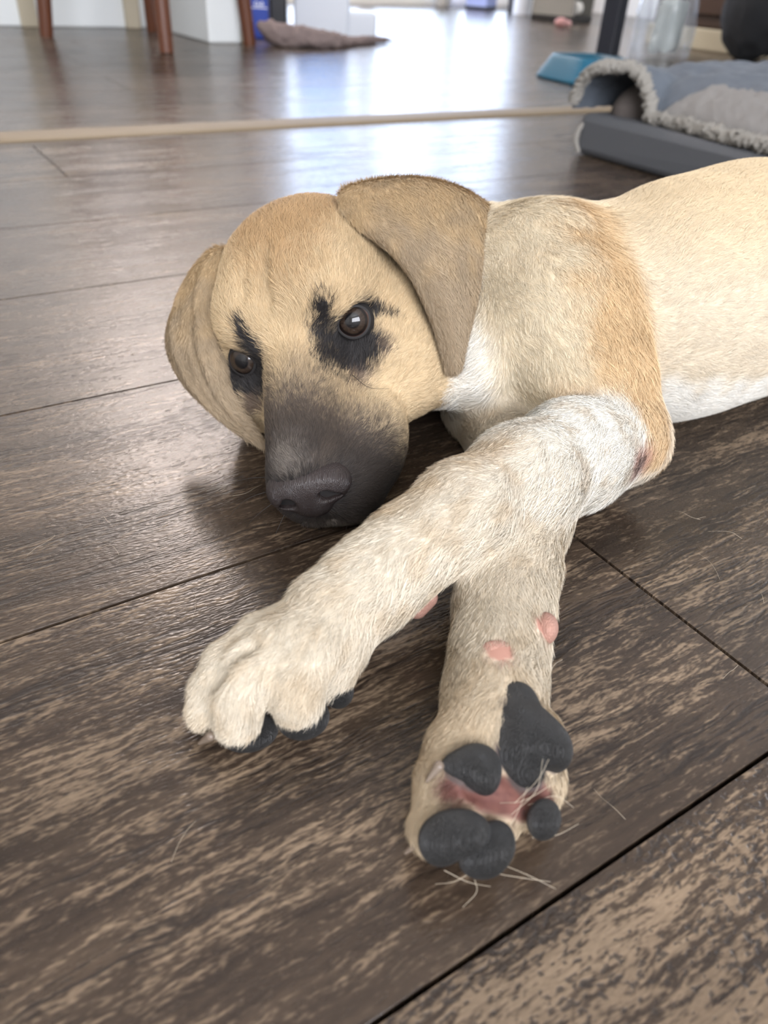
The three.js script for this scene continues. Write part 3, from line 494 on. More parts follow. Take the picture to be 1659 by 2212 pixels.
{
  const g = new THREE.BufferGeometry();
  g.setAttribute('position', new THREE.Float32BufferAttribute(bodyData.pos, 3)); g.setAttribute('normal', new THREE.Float32BufferAttribute(bodyData.nor, 3)); g.setAttribute('color', new THREE.Float32BufferAttribute(bodyData.col, 3)); g.setIndex(bodyData.index);
  mesh('body', g, mat(0xffffff, 0.75, { vertexColors: true }), dog);
}

// ---- bare skin parts
const skinNoise = (() => { const n = 256, d = new Uint8Array(n * n * 4); for (let j = 0; j < n; j++) for (let i = 0; i < n; i++) { const a = i / n * 6.2832, b = j / n * 6.2832; const v = 0.5 + 0.25 * n3(Math.cos(a) * 6, Math.sin(a) * 6 + Math.cos(b) * 6, Math.sin(b) * 6) + 0.2 * n3(Math.cos(a) * 14, Math.sin(a) * 14 + Math.cos(b) * 14, Math.sin(b) * 14); const k = (j * n + i) * 4; d[k] = d[k + 1] = d[k + 2] = clamp(v, 0, 1) * 255; d[k + 3] = 255; } return dataTex(n, n, d); })();
function fieldMesh(name, build, material, parent, g = 0.0007, uvScale = 75, floorless = true) {
  const keep = prims.splice(0); build(); const own = prims.splice(0); prims.push(...keep);
  const lo = [9, 9, 9], hi = [-9, -9, -9];
  for (const p of own) { if (p.sub) continue; const pts = p.t === 0 ? [[p.a, p.ra], [p.b, p.rb]] : [[p.c, Math.max(...p.r)]]; for (const [q, r] of pts) for (let i = 0; i < 3; i++) { lo[i] = Math.min(lo[i], q[i] - r - 0.003); hi[i] = Math.max(hi[i], q[i] + r + 0.003); } }
  const m = meshField(own, lo, hi, g), geo = new THREE.BufferGeometry(); geo.setAttribute('position', new THREE.BufferAttribute(m.pos, 3)); geo.setIndex(m.index); geo.computeVertexNormals();
  const uv = []; for (let i = 0; i < m.pos.length; i += 3) uv.push(m.pos[i] * uvScale, (m.pos[i + 2] + m.pos[i + 1]) * uvScale); geo.setAttribute('uv', new THREE.Float32BufferAttribute(uv, 2));
  return mesh(name, geo, material, parent);
}
const padSkin = mat(0x242424, 0.5, { bumpMap: skinNoise, bumpScale: 0.0014 }), pinkSkin = pmat(0xa47c6d, 0.55, { bumpMap: skinNoise, bumpScale: 0.0005 }), noseSkin = pmat(0x2f2827, 0.3, { bumpMap: skinNoise, bumpScale: 0.0004, specularIntensity: 0.8 });
fieldMesh('nose', () => {
  hell([0.15, -2.1, 6.95], [1.55, 0.85, 0.95], 0.5); hell([0.15, -2.9, 7.0], [1.05, 0.85, 0.85], 0.5);
  hell([-0.95, -2.4, 6.85], [0.75, 0.75, 0.78], 0.4); hell([1.25, -2.4, 6.85], [0.75, 0.75, 0.78], 0.4);
  both((m) => { hcone([0.15 + m * 0.75, -2.4, 8.0], [0.15 + m * 0.88, -2.45, 7.2], 0.28, 0.26, 0.18, { sub: 1 }); hcone([0.15 + m * 0.9, -2.5, 7.75], [0.15 + m * 1.6, -2.75, 6.95], 0.16, 0.12, 0.18, { sub: 1 }); });
  hcone([0.15, -2.4, 8.1], [0.15, -3.8, 7.85], 0.07, 0.09, 0.12, { sub: 1 });
}, noseSkin, dog, 0.0006, 60);
// eyes
for (const e of EYES) {
  const g = new THREE.SphereGeometry(0.95 * S, 72, 96); g.rotateX(Math.PI / 2);   // pole at +z
  const ax = V(e.ax).normalize(), gaze = V(e.m > 0 ? [0.22, 0.46, 0.86] : [-0.14, 0.40, 0.9]).normalize(), po = g.attributes.position, col = [];
  for (let i = 0; i < po.count; i++) { const t = Math.acos(clamp(po.getZ(i) / (0.95 * S), -1, 1)) * 180 / Math.PI, a = Math.atan2(po.getY(i), po.getX(i)); const f = 0.5 + 0.5 * n2(a * 6, t * 0.05); let c = blend(lin(0x352a22), lin(0x221a15), f); c = blend(c, lin(0x08080b), 1 - sstep(19, 23, t)); c = blend(c, lin(0x120d0c), sstep(33, 37, t)); c = blend(c, lin(0x4a3731), sstep(42, 48, t)); col.push(...c); }
  g.setAttribute('color', new THREE.Float32BufferAttribute(col, 3));
  const dir = new THREE.Vector3().addScaledVector(HEAD.x, gaze.x).addScaledVector(HEAD.y, gaze.y).addScaledVector(HEAD.z, gaze.z).normalize();
  g.applyQuaternion(new THREE.Quaternion().setFromUnitVectors(new THREE.Vector3(0, 0, 1), dir)); g.translate(...Hp(e.c));
  mesh('eye', g, pmat(0xffffff, 0.4, { vertexColors: true, specularIntensity: 0.2, clearcoat: 0.8, clearcoatRoughness: 0.02 }), dog);
}
// pads of the foot that lies palm up
const UPN = [[1, 0, 0], [0, 0.82, 0.57], [0, -0.57, 0.82]];   // across, out of the palm, along the palm
function padAxes(deg) { const a = deg * Math.PI / 180, c = Math.cos(a), s = Math.sin(a), u = V(UPN[0]), v = V(UPN[2]); const l = u.clone().multiplyScalar(c).addScaledVector(v, s), w = u.clone().multiplyScalar(-s).addScaledVector(v, c); return [[l.x, l.y, l.z], UPN[1], [w.x, w.y, w.z]]; }
const pad = (name, label, parts) => { const m = fieldMesh(name, () => parts.forEach(([c, r, deg, k = 0.003]) => ell(c, r, padAxes(deg), k)), padSkin, dog, 0.0006); m.userData.label = label; };
pad('paw_pad', 'dark grey heel pad', [[[0.0470, 0.0275, -0.1634], [0.0072, 0.0045, 0.0085], 0, 0.004], [[0.0450, 0.0268, -0.1573], [0.0055, 0.0045, 0.0075], 0, 0.004], [[0.0508, 0.0262, -0.1538], [0.0095, 0.0058, 0.0090], 20, 0.005], [[0.0574, 0.0235, -0.1511], [0.0062, 0.0058, 0.0070], 0, 0.004], [[0.0447, 0.0245, -0.1485], [0.0055, 0.0045, 0.0075], 0, 0.004], [[0.0486, 0.0225, -0.1428], [0.0050, 0.0035, 0.0045], 0, 0.003]]);
pad('paw_pad', 'dark grey toe pad', [[[0.0326, 0.0265, -0.1420], [0.0072, 0.0045, 0.0060], 0], [[0.0277, 0.0255, -0.1407], [0.0058, 0.0040, 0.0042], 20], [[0.0349, 0.0255, -0.1381], [0.0045, 0.0040, 0.0052], 0]]);
pad('paw_pad', 'dark grey toe pad', [[[0.0260, 0.0215, -0.1221], [0.0100, 0.0048, 0.0066], -8], [[0.0216, 0.0190, -0.1198], [0.0058, 0.0045, 0.0058], 0]]);
pad('paw_pad', 'dark grey toe pad', [[[0.0372, 0.0165, -0.1216], [0.0062, 0.0045, 0.0075], 25], [[0.0335, 0.0125, -0.1194], [0.0060, 0.0045, 0.0048], 0]]);
pad('paw_pad', 'dark grey toe pad', [[[0.0527, 0.0180, -0.1304], [0.0050, 0.0042, 0.0060], 20]]);
// pads under the toes of the other foot
for (const [c, r] of [[[-0.0235, 0.0072, -0.1706], [0.0092, 0.0064, 0.0082]], [[-0.0411, 0.0046, -0.1651], [0.0098, 0.0044, 0.0076]], [[-0.0129, 0.0085, -0.1832], [0.0060, 0.0068, 0.0072]]]) fieldMesh('paw_pad', () => ell(c, r, [[0.93, 0, -0.36], [0, 1, 0], [0.36, 0, 0.93]], 0.003), padSkin, dog, 0.0007).userData.label = 'dark grey toe pad';
// bare pink wrist pads
const wristPad = (build) => { fieldMesh('wrist_pad', build, pinkSkin, dog, 0.0005).userData.label = 'pink wrist pad'; };
wristPad(() => { ell([0.0617, 0.0265, -0.2020], [0.0042, 0.0050, 0.0058], UPN, 0.002); cone([0.0598, 0.0240, -0.2100], [0.0617, 0.0260, -0.2039], 0.0035, 0.0035, 0.003); });
wristPad(() => { ell([0.0422, 0.0318, -0.1846], [0.0054, 0.0020, 0.0034], UPN, 0.002); ell([0.0390, 0.0318, -0.1845], [0.0026, 0.0021, 0.0024], UPN, 0.0015); cone([0.0382, 0.0348, -0.1788], [0.0435, 0.0345, -0.1783], 0.0006, 0.0006, 0.0008, { sub: 1 }); });
wristPad(() => { cone([0.0183, 0.0220, -0.2199], [0.0150, 0.0180, -0.2177], 0.0046, 0.0042, 0.003); });
// claws
const clawSkin = mat(0x6f6256, 0.4);
for (const [a, b] of [[[0.0210, 0.0270, -0.1400], [0.0177, 0.0235, -0.1370]], [[0.0172, 0.0115, -0.1258], [0.0127, 0.0060, -0.1243]], [[-0.0594, 0.0085, -0.1668], [-0.0652, 0.0040, -0.1672]], [[-0.0532, 0.0080, -0.1600], [-0.0576, 0.0030, -0.1605]]]) fieldMesh('claw', () => cone(a, b, 0.0017, 0.0006, 0.001), clawSkin, dog, 0.0004);

// ---- fur: short hairs lying along the body
function tuftGeometry(seed, strands = 6) {
  const R = rng(seed), P = [], N = [], I = [];
  for (let s = 0; s < strands; s++) {
    const bx = (R() - 0.5) * 0.55, bz = (R() - 0.5) * 0.7, L = 0.65 + R() * 0.5, yaw = (R() - 0.5) * 0.5, lift = 0.16 + R() * 0.34, w = 0.0125 + R() * 0.009, c = Math.cos(yaw), sn = Math.sin(yaw), base = P.length / 3;
    const roll = (R() - 0.5) * 2.0, cr = Math.cos(roll), sr = Math.sin(roll), bend = (R() - 0.5) * 0.12;
    for (let k = 0; k <= 3; k++) {
      const t = k / 3, z = bz + L * t * c, x = bx + L * t * sn + bend * t * t, y = -0.05 + L * lift * (t * 1.25 - 0.55 * t * t), ww = w * (1 - 0.85 * t * t);
      P.push(x - ww * c * cr, y - ww * sr, z + ww * sn * cr, x + ww * c * cr, y + ww * sr, z - ww * sn * cr);
      const slope = lift * (1.25 - 1.1 * t), nx = -sr * c - slope * sn * cr * 0.8, ny = cr, nz = sr * sn - slope * c * cr * 0.8, l = Math.hypot(nx, ny, nz); N.push(nx / l, ny / l, nz / l, nx / l, ny / l, nz / l);
    }
    for (let k = 0; k < 3; k++) { const a = base + k * 2; I.push(a, a + 2, a + 1, a + 1, a + 2, a + 3); }
  }
  const g = new THREE.BufferGeometry(); g.setAttribute('position', new THREE.Float32BufferAttribute(P, 3)); g.setAttribute('normal', new THREE.Float32BufferAttribute(N, 3)); g.setIndex(I); return g;
}
{
  const { pos, nor, flow, len, index } = bodyData, R = rng(77), nT = index.length / 3, cum = new Float64Array(nT); let total = 0;
  const tri = (t) => [index[t * 3] * 3, index[t * 3 + 1] * 3, index[t * 3 + 2] * 3];
  for (let t = 0; t < nT; t++) {
    const [a, b, c] = tri(t), l = (len[a / 3] + len[b / 3] + len[c / 3]) / 3; let w = 0;
    if (l > 0.0005 && pos[a + 1] > 0.0015) {
      const ux = pos[b] - pos[a], uy = pos[b + 1] - pos[a + 1], uz = pos[b + 2] - pos[a + 2], vx = pos[c] - pos[a], vy = pos[c + 1] - pos[a + 1], vz = pos[c + 2] - pos[a + 2];
      const area = 0.5 * Math.hypot(uy * vz - uz * vy, uz * vx - ux * vz, ux * vy - uy * vx);
      w = area / (l * l) * (pos[a] > 0.26 ? 0.4 : 1);
    }
    total += w; cum[t] = total;
  }
  const COUNT = 480000, variants = 4, per = Math.floor(COUNT / variants), furMat = mat(0xffffff, 0.7, { side: THREE.DoubleSide });
  const m4 = new THREE.Matrix4(), X = new THREE.Vector3(), Y = new THREE.Vector3(), Z = new THREE.Vector3(), col = new THREE.Color();
  for (let v = 0; v < variants; v++) {
    const im = new THREE.InstancedMesh(tuftGeometry(100 + v), furMat, per); let n = 0;
    while (n < per) {
      const r = R() * total; let lo = 0, hi = nT - 1; while (lo < hi) { const mid = (lo + hi) >> 1; if (cum[mid] < r) lo = mid + 1; else hi = mid; }
      const [a, b, c] = tri(lo); let u = R(), w = R(); if (u + w > 1) { u = 1 - u; w = 1 - w; } const k = 1 - u - w;
      const at = (arr, i) => arr[a + i] * k + arr[b + i] * u + arr[c + i] * w;
      const p = [at(pos, 0), at(pos, 1), at(pos, 2)];
      if ([...padSpots, ...webSpots].some(([q, rr]) => Math.hypot(p[0] - q[0], p[1] - q[1], p[2] - q[2]) < rr)) { n += 0; continue; }
      const h = toHead(p[0], p[1], p[2]);
      if (EYES.some((e) => Math.hypot(h[0] - e.c[0] - e.ax[0] * 0.9, h[1] - e.c[1] - e.ax[1] * 0.9, h[2] - e.c[2] - e.ax[2] * 0.9) < 0.66)) continue;
      if (Math.hypot((h[0] - 0.15) / 1.5, (h[1] + 2.45) / 1.05, (h[2] - 7.2) / 0.8) < 1) continue;
      Y.set(at(nor, 0), at(nor, 1), at(nor, 2)).normalize(); Z.set(at(flow, 0), at(flow, 1), at(flow, 2)); Z.addScaledVector(Y, -Z.dot(Y)); if (Z.lengthSq() < 1e-12) Z.set(0, 0, 1).addScaledVector(Y, -Y.z); Z.normalize();
      const swirl = 0.45 * n3(p[0] * 45, p[1] * 45, p[2] * 45) + (R() - 0.5) * 0.5; Z.applyAxisAngle(Y, swirl); X.crossVectors(Y, Z).normalize();
      const L = (len[a / 3] * k + len[b / 3] * u + len[c / 3] * w) * (0.8 + 0.45 * R());
      m4.makeBasis(X.multiplyScalar(L), Y.clone().multiplyScalar(L), Z.multiplyScalar(L)).setPosition(p[0], p[1], p[2]); im.setMatrixAt(n, m4);
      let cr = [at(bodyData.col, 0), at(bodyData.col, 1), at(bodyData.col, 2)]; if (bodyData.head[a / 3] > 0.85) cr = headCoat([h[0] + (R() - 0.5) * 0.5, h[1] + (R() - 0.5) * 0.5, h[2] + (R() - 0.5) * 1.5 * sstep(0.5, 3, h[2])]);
      const g = 0.84 + 0.34 * R(), d = 1 + 0.05 * (R() - 0.5); col.setRGB(cr[0] * g * d, cr[1] * g, cr[2] * g / d); im.setColorAt(n, col); n++;
    }
    im.name = 'fur'; im.userData.kind = 'stuff'; im.castShadow = im.receiveShadow = true; dog.add(im);
  }
}

// ---------------------------------------------------------------- things in the background
const spot = (a, o, y = 0) => place(a, o, y);
{ // kitchen island panel with trim at the left edge of the view
  const g = thing('kitchen_island', 'white panelled kitchen island with beige trim behind the wooden chair', 'island', spot(0, 0), ANG);
  const white = mat(0xe4e9ea, 0.55), beige = mat(0xb6ad98, 0.6), grey = mat(0xb9bdc0, 0.6);
  mesh('panel', rbox(1.9, 0.9, 0.5, 0.006, 0.03, 0.45, -3.27), white, g);
  mesh('trim_strip', rbox(0.05, 0.9, 0.022, 0.004, 0.575, 0.45, -3.012), beige, g);
  mesh('trim_strip', rbox(0.05, 0.9, 0.022, 0.004, 0.905, 0.45, -3.012), beige, g);
  mesh('worktop', rbox(1.98, 0.035, 0.58, 0.008, 0.03, 0.918, -3.27), grey, g);
}
{ // white bin below the chair
  const g = thing('white_bin', 'white upright bin with a beige edge standing under the wooden chair', 'bin', spot(0, 0), ANG);
  mesh('bin_body', rbox(0.105, 0.36, 0.34, 0.006, 1.035, 0.18, -2.70), mat(0xe4e9ea, 0.5), g);
  mesh('edge_strip', rbox(0.022, 0.36, 0.02, 0.004, 1.099, 0.18, -2.54), mat(0xb6ad98, 0.6), g);
}
{ // wooden chair
  const g = thing('wooden_chair', 'brown wooden chair with slim tapered legs beside the white island', 'chair', [-0.765, 0, -2.605], 0);
  const wood = mat(0x5a3018, 0.42), seatY = 0.45;
  const feet = [[-1.052, -2.53], [-0.645, -2.302], [-0.859, -2.926], [-0.490, -2.658]].map(([x, z]) => [x + 0.765, z + 2.605]);
  for (const [x, z] of feet) { // round tapered leg leaning in towards the seat
    const top = new THREE.Vector3(x * 0.84, seatY - 0.03, z * 0.84), bot = new THREE.Vector3(x, 0, z), L = top.distanceTo(bot);
    const q = new THREE.CylinderGeometry(0.027, 0.0185, L, 20).translate(0, L / 2, 0); q.applyQuaternion(new THREE.Quaternion().setFromUnitVectors(new THREE.Vector3(0, 1, 0), top.clone().sub(bot).normalize())); q.translate(bot.x, bot.y, bot.z);
    mesh('leg', q, wood, g);
  }
  const seat = new THREE.Shape(); const s = feet.map(([x, z]) => [x * 0.98, z * 0.98]); seat.moveTo(s[0][0], -s[0][1]); seat.lineTo(s[1][0], -s[1][1]); seat.lineTo(s[3][0], -s[3][1]); seat.lineTo(s[2][0], -s[2][1]); seat.closePath();
  mesh('seat', new THREE.ExtrudeGeometry(seat, { depth: 0.03, bevelEnabled: true, bevelThickness: 0.006, bevelSize: 0.02, bevelSegments: 3 }).rotateX(-Math.PI / 2).translate(0, seatY - 0.03, 0), wood, g);
  const back = []; for (const [x, z] of [feet[0], feet[2]]) back.push(new THREE.CylinderGeometry(0.016, 0.02, 0.46, 16).translate(x * 0.86, seatY + 0.23, z * 0.86));
  back.forEach((b) => mesh('back_post', b, wood, g));
  const a = V([feet[0][0] * 0.86, 0, feet[0][1] * 0.86]), b = V([feet[2][0] * 0.86, 0, feet[2][1] * 0.86]), mid = a.clone().add(b).multiplyScalar(0.5), len = a.distanceTo(b), ang = Math.atan2(-(b.z - a.z), b.x - a.x);
  for (const y of [0.62, 0.76, 0.88]) mesh('back_rail', rbox(len, 0.06, 0.018, 0.006).rotateY(ang).translate(mid.x, y, mid.z), wood, g);
}
function textTexture(w, h, draw) { const c = document.createElement('canvas'); c.width = w; c.height = h; const x = c.getContext('2d'); draw(x, w, h); const t = new THREE.CanvasTexture(c); t.colorSpace = THREE.SRGBColorSpace; t.magFilter = THREE.LinearFilter; return t; }
{ // blue carton with white lettering
  const g = thing('blue_box', 'deep blue carton with white lettering standing behind the grey cloth', 'box', [-0.506, 0, -2.95], 0.12);
  mesh('carton', rbox(0.056, 0.20, 0.10, 0.004, 0, 0.10, 0), mat(0x1f3f9e, 0.5), g);
  const t = textTexture(512, 256, (x, w, h) => { x.fillStyle = '#2747a6'; x.fillRect(0, 0, w, h); x.fillStyle = '#ffffff'; x.font = 'bold 150px sans-serif'; x.textAlign = 'center'; x.fillText('CLO', w / 2, 150); x.fillRect(0, 185, w, 22); });
  mesh('lettering', new THREE.PlaneGeometry(0.054, 0.027).translate(0, 0.092, 0.0506), mat(0xffffff, 0.5, { map: t }), g);
}
{ const g = thing('black_box', 'black upright box between the blue carton and the white pet waterer', 'box', [-0.462, 0, -3.06], 0.1);
  mesh('case', rbox(0.058, 0.24, 0.08, 0.010, 0, 0.12, 0), mat(0x14161b, 0.4), g); mesh('lid', rbox(0.060, 0.02, 0.083, 0.008, 0, 0.248, 0), mat(0x1c1e24, 0.4), g); }
{ // pet waterer: square base, translucent tank, lower bowl at the side
  const g = thing('pet_waterer', 'white pet waterer with a low side bowl behind the grey cloth', 'waterer', [-0.312, 0, -3.15], 0.05);
  const w = mat(0xd9dfe8, 0.35);
  mesh('base', rbox(0.185, 0.125, 0.18, 0.012, -0.01, 0.0625, 0), w, g);
  mesh('bowl', rbox(0.10, 0.083, 0.15, 0.012, 0.128, 0.0415, 0.01), w, g);
  const pts = []; for (const [r, y] of [[0.0, 0.125], [0.08, 0.127], [0.094, 0.145], [0.094, 0.30], [0.075, 0.345], [0.035, 0.37], [0.0, 0.372]]) pts.push(new THREE.Vector2(r, y));
  mesh('tank', new THREE.LatheGeometry(pts, 40).translate(-0.01, 0, 0), pmat(0xcfe0f6, 0.12, { transmission: 0.75, thickness: 0 }), g);
}
{ // crumpled cloth on the floor
  const g = thing('crumpled_cloth', 'greyish-brown crumpled cloth trailing across the floor before the pet waterer', 'cloth', [0, 0, 0]);
  const path = [[-0.470, -2.665], [-0.42, -2.685], [-0.34, -2.70], [-0.27, -2.73], [-0.22, -2.80], [-0.15, -2.93], [-0.10, -3.02], [-0.06, -3.09]], rad = [0.030, 0.036, 0.030, 0.024, 0.014, 0.014, 0.010, 0.003], hts = [0.052, 0.032, 0.026, 0.020, 0.013, 0.013, 0.010, 0.004];
  const c = new THREE.CatmullRomCurve3(path.map(([x, z], i) => new THREE.Vector3(x, hts[i], z))), P = [], I = [], nu = 120, nv = 24;
  for (let i = 0; i <= nu; i++) { const u = i / nu, p = c.getPointAt(u), t = c.getTangentAt(u), s = new THREE.Vector3(-t.z, 0, t.x).normalize(), k = u * (rad.length - 1), a = Math.min(Math.floor(k), rad.length - 2), r0 = mixf(rad[a], rad[a + 1], k - a) * Math.sqrt(Math.min(1, u * 12, (1 - u) * 8 + 0.05));
    for (let j = 0; j < nv; j++) { const f = j / nv * Math.PI * 2, r = r0 * (1 + 0.22 * n3(u * 16, Math.cos(f) * 1.3, Math.sin(f) * 1.3) + 0.10 * n3(u * 50, Math.cos(f) * 3, Math.sin(f) * 3)); P.push(p.x + s.x * Math.cos(f) * r * 1.15, Math.max(0.001, p.y + Math.sin(f) * r * 0.9), p.z + s.z * Math.cos(f) * r * 1.15); } }
  for (let i = 0; i < nu; i++) for (let j = 0; j < nv; j++) { const a = i * nv + j, b = i * nv + (j + 1) % nv, d = a + nv, e = b + nv; I.push(a, b, d, b, e, d); }
  const q = new THREE.BufferGeometry(); q.setAttribute('position', new THREE.Float32BufferAttribute(P, 3)); q.setIndex(I); q.computeVertexNormals();
  mesh('folds', q, mat(0x7d6f6c, 0.95), g);
}
{ // teal pet bowl, wider at its foot
  const g = thing('pet_bowl', 'teal plastic pet bowl standing behind the grey dog bed', 'bowl', [0.452, 0, -2.262], 0.5);
  const sq = (r, y, k) => { const o = []; for (let i = 0; i < 64; i++) { const f = i / 64 * Math.PI * 2, c = Math.cos(f), s = Math.sin(f), m = Math.pow(Math.pow(Math.abs(c), k) + Math.pow(Math.abs(s), k), -1 / k); o.push([r * m * c, y, r * m * s]); } return o; };
  const loft = (rings) => { const P = [], I = []; rings.forEach((r) => r.forEach((p) => P.push(...p))); for (let i = 0; i + 1 < rings.length; i++) for (let j = 0; j < 64; j++) { const a = i * 64 + j, b = i * 64 + (j + 1) % 64, c = a + 64, d = b + 64; I.push(a, c, b, b, c, d); } const q = new THREE.BufferGeometry(); q.setAttribute('position', new THREE.Float32BufferAttribute(P, 3)); q.setIndex(I); q.computeVertexNormals(); return q; };
  mesh('shell', loft([sq(0.098, 0.0, 6), sq(0.103, 0.002, 6), sq(0.102, 0.008, 6), sq(0.080, 0.052, 5), sq(0.076, 0.056, 5), sq(0.068, 0.055, 4)]), mat(0x0b5c78, 0.45), g);
  mesh('basin', loft([sq(0.070, 0.0555, 4), sq(0.062, 0.048, 3), sq(0.052, 0.018, 2.5), sq(0.03, 0.012, 2), sq(0.001, 0.012, 2)]), mat(0x094c63, 0.45), g);
}
{ // folded dog bed
  const g = thing('dog_bed', 'folded grey dog bed with a fleecy hem behind the puppy', 'dog bed', spot(0, 0), ANG);
  const outer = mat(0x555c65, 0.9), under = mat(0x4d4f53, 0.85), fleece = mat(0x88857f, 1.0);
  // lower layer
  const low = new RoundedBoxGeometry(0.62, 0.054, 0.50, 10, 0.010), lp = low.attributes.position; low.translate(1.235, 0.0275, -0.655);
  for (let i = 0; i < lp.count; i++) { const x = lp.getX(i), y = lp.getY(i), z = lp.getZ(i), k = Math.min(1, y / 0.02); lp.setXYZ(i, x + 0.004 * n3(x * 18, y * 40, z * 22), y + k * 0.004 * n3(x * 14, 1, z * 14), z + 0.003 * n3(x * 22, y * 40, z * 18)); }
  low.computeVertexNormals(); mesh('lower_cushion', low, under, g);
  mesh('piping', tube([[0.924, 0.004, -0.897], [0.920, 0.02, -0.903], [0.924, 0.036, -0.902], [0.935, 0.052, -0.892]], 0.0035, 20, 8), fleece, g);
  // upper flap: a sheet that arches up at its far corner and lies down along the hem
  const H = (a, o) => { const s = clamp((a - left(o)) / 0.17, 0, 1), body = 0.066 * Math.sqrt(1 - (1 - s) ** 2), q = (o + 0.868) / 0.060, arch = Math.abs(q) < 1 ? 0.066 * Math.sqrt(1 - q * q) * (1 - 0.15 * s) : 0; const far = o < -0.868 ? Math.sqrt(Math.max(0, 1 - ((-0.868 - o) / 0.060) ** 2)) : 1; const near = o > -0.50 ? Math.sqrt(Math.max(0, 1 - ((o + 0.50) / 0.09) ** 2)) : 1; const m = Math.max(body * far, arch); return 0.056 + m * near + 0.0035 * n2(a * 14, o * 14) * m / 0.066 + 0.002 * n2(a * 34, o * 40); };
  const left = (o) => 0.925 + 0.035 * sstep(-0.90, -0.83, o) - 0.02 * sstep(-0.80, -0.62, o);
  const top = [], bot = [], I = [], nu = 90, nv = 90, P = [];
  for (const dy of [0, -0.006]) for (let i = 0; i <= nu; i++) for (let j = 0; j <= nv; j++) { const f = j / nv, o = -0.9275 + 0.515 * (f < 0.35 ? f * f / 0.7 * 1.0 + 0 : f - 0.175) / 0.825, a = left(o) + (1.56 - left(o)) * Math.pow(i / nu, 1.5); P.push(a, H(a, o) + dy, o); }
  const M = (nu + 1) * (nv + 1); for (let i = 0; i < nu; i++) for (let j = 0; j < nv; j++) { const a = i * (nv + 1) + j, b = a + 1, c = a + nv + 1, d = c + 1; I.push(a, b, c, b, d, c, M + a, M + c, M + b, M + b, M + c, M + d); }
  const q = new THREE.BufferGeometry(); q.setAttribute('position', new THREE.Float32BufferAttribute(P, 3)); q.setIndex(I); q.computeVertexNormals(); mesh('upper_flap', q, outer, g);
  // fleecy hem along the left edge, lumpy
  const hem = []; for (let j = 0; j <= 60; j++) { const o = -0.927 + 0.40 * j / 60, a = left(o); hem.push([a - 0.001, H(a + 0.002, o) - 0.002, o]); }
  const hg = tube(hem, 0.0085, 260, 14), hp = hg.attributes.position; for (let i = 0; i < hp.count; i++) { const x = hp.getX(i), y = hp.getY(i), z = hp.getZ(i), k = 0.003 * n3(x * 160, y * 160, z * 160) + 0.002 * n3(x * 420, y * 420, z * 420); hp.setXYZ(i, x + k, y + k, z + k); } hg.computeVertexNormals(); mesh('fleece_hem', hg, fleece, g);
  // strip of fleece showing above the hem on the near side
  const sP = [], sI = []; for (let i = 0; i <= 60; i++) for (let j = 0; j <= 14; j++) { const o = -0.80 + 0.33 * i / 60, a = left(o) + 0.062 * (j / 14) * sstep(-0.80, -0.74, o); sP.push(a, H(a, o) + 0.0035 + 0.002 * n2(a * 300, o * 300), o); }
  for (let i = 0; i < 60; i++) for (let j = 0; j < 14; j++) { const a = i * 15 + j; sI.push(a, a + 15, a + 1, a + 1, a + 15, a + 16); }
  const sq = new THREE.BufferGeometry(); sq.setAttribute('position', new THREE.Float32BufferAttribute(sP, 3)); sq.setIndex(sI); sq.computeVertexNormals(); mesh('fleece_lining', sq, mat(0x7c7a78, 1.0), g);
  mesh('inner_cushion', new THREE.SphereGeometry(1, 32, 20).scale(0.16, 0.054, 0.054).translate(1.115, 0.060, -0.868), mat(0x4d4744, 0.95), g);
}
{ // dark post beside the plastic bag
  const g = thing('dark_post', 'dark navy square post rising behind the dog bed', 'post', spot(2.185, -2.075), ANG + 0.3);
  mesh('shaft', rbox(0.058, 0.92, 0.058, 0.005, 0, 0.46, 0), mat(0x1b1f29, 0.45), g); mesh('foot', rbox(0.075, 0.012, 0.075, 0.004, 0, 0.006, 0), mat(0x15181f, 0.5), g);
}
{ // clear plastic bag
  const g = thing('plastic_bag', 'clear plastic bag standing beside the dark navy post', 'bag', spot(2.50, -2.13), ANG + 0.4);
  const P = [], I = [], nu = 40, nv = 80; for (let i = 0; i <= nu; i++) for (let j = 0; j < nv; j++) { const y = i / nu * 0.42, f = j / nv * Math.PI * 2, c = Math.cos(f), s = Math.sin(f), m = Math.pow(Math.abs(c) ** 4 + Math.abs(s) ** 4, -0.25), r = 1 - 0.35 * sstep(0.10, 0.42, y) + 0.07 * n3(c * 1.6, s * 1.6, y * 5) + 0.03 * n3(c * 5, s * 5, y * 9); P.push(0.128 * m * c * r, y + 0.001, 0.085 * m * s * r); }
  for (let i = 0; i < nu; i++) for (let j = 0; j < nv; j++) { const a = i * nv + j, b = i * nv + (j + 1) % nv, c = a + nv, d = b + nv; I.push(a, c, b, b, c, d); }
  const q = new THREE.BufferGeometry(); q.setAttribute('position', new THREE.Float32BufferAttribute(P, 3)); q.setIndex(I); q.computeVertexNormals(); mesh('film', q, pmat(0xf2f6fb, 0.12, { transmission: 0.82, thickness: 0, side: THREE.DoubleSide }), g);
  const c1 = new RoundedBoxGeometry(0.10, 0.16, 0.08, 8, 0.02), cp = c1.attributes.position; for (let i = 0; i < cp.count; i++) { const x = cp.getX(i), y = cp.getY(i), z = cp.getZ(i), k = 0.008 * n3(x * 30, y * 30, z * 30); cp.setXYZ(i, x + k, y + k, z + k); } c1.translate(0.04, 0.09, 0); c1.computeVertexNormals(); mesh('contents', c1, mat(0xa3aaa2, 0.8), g);
}
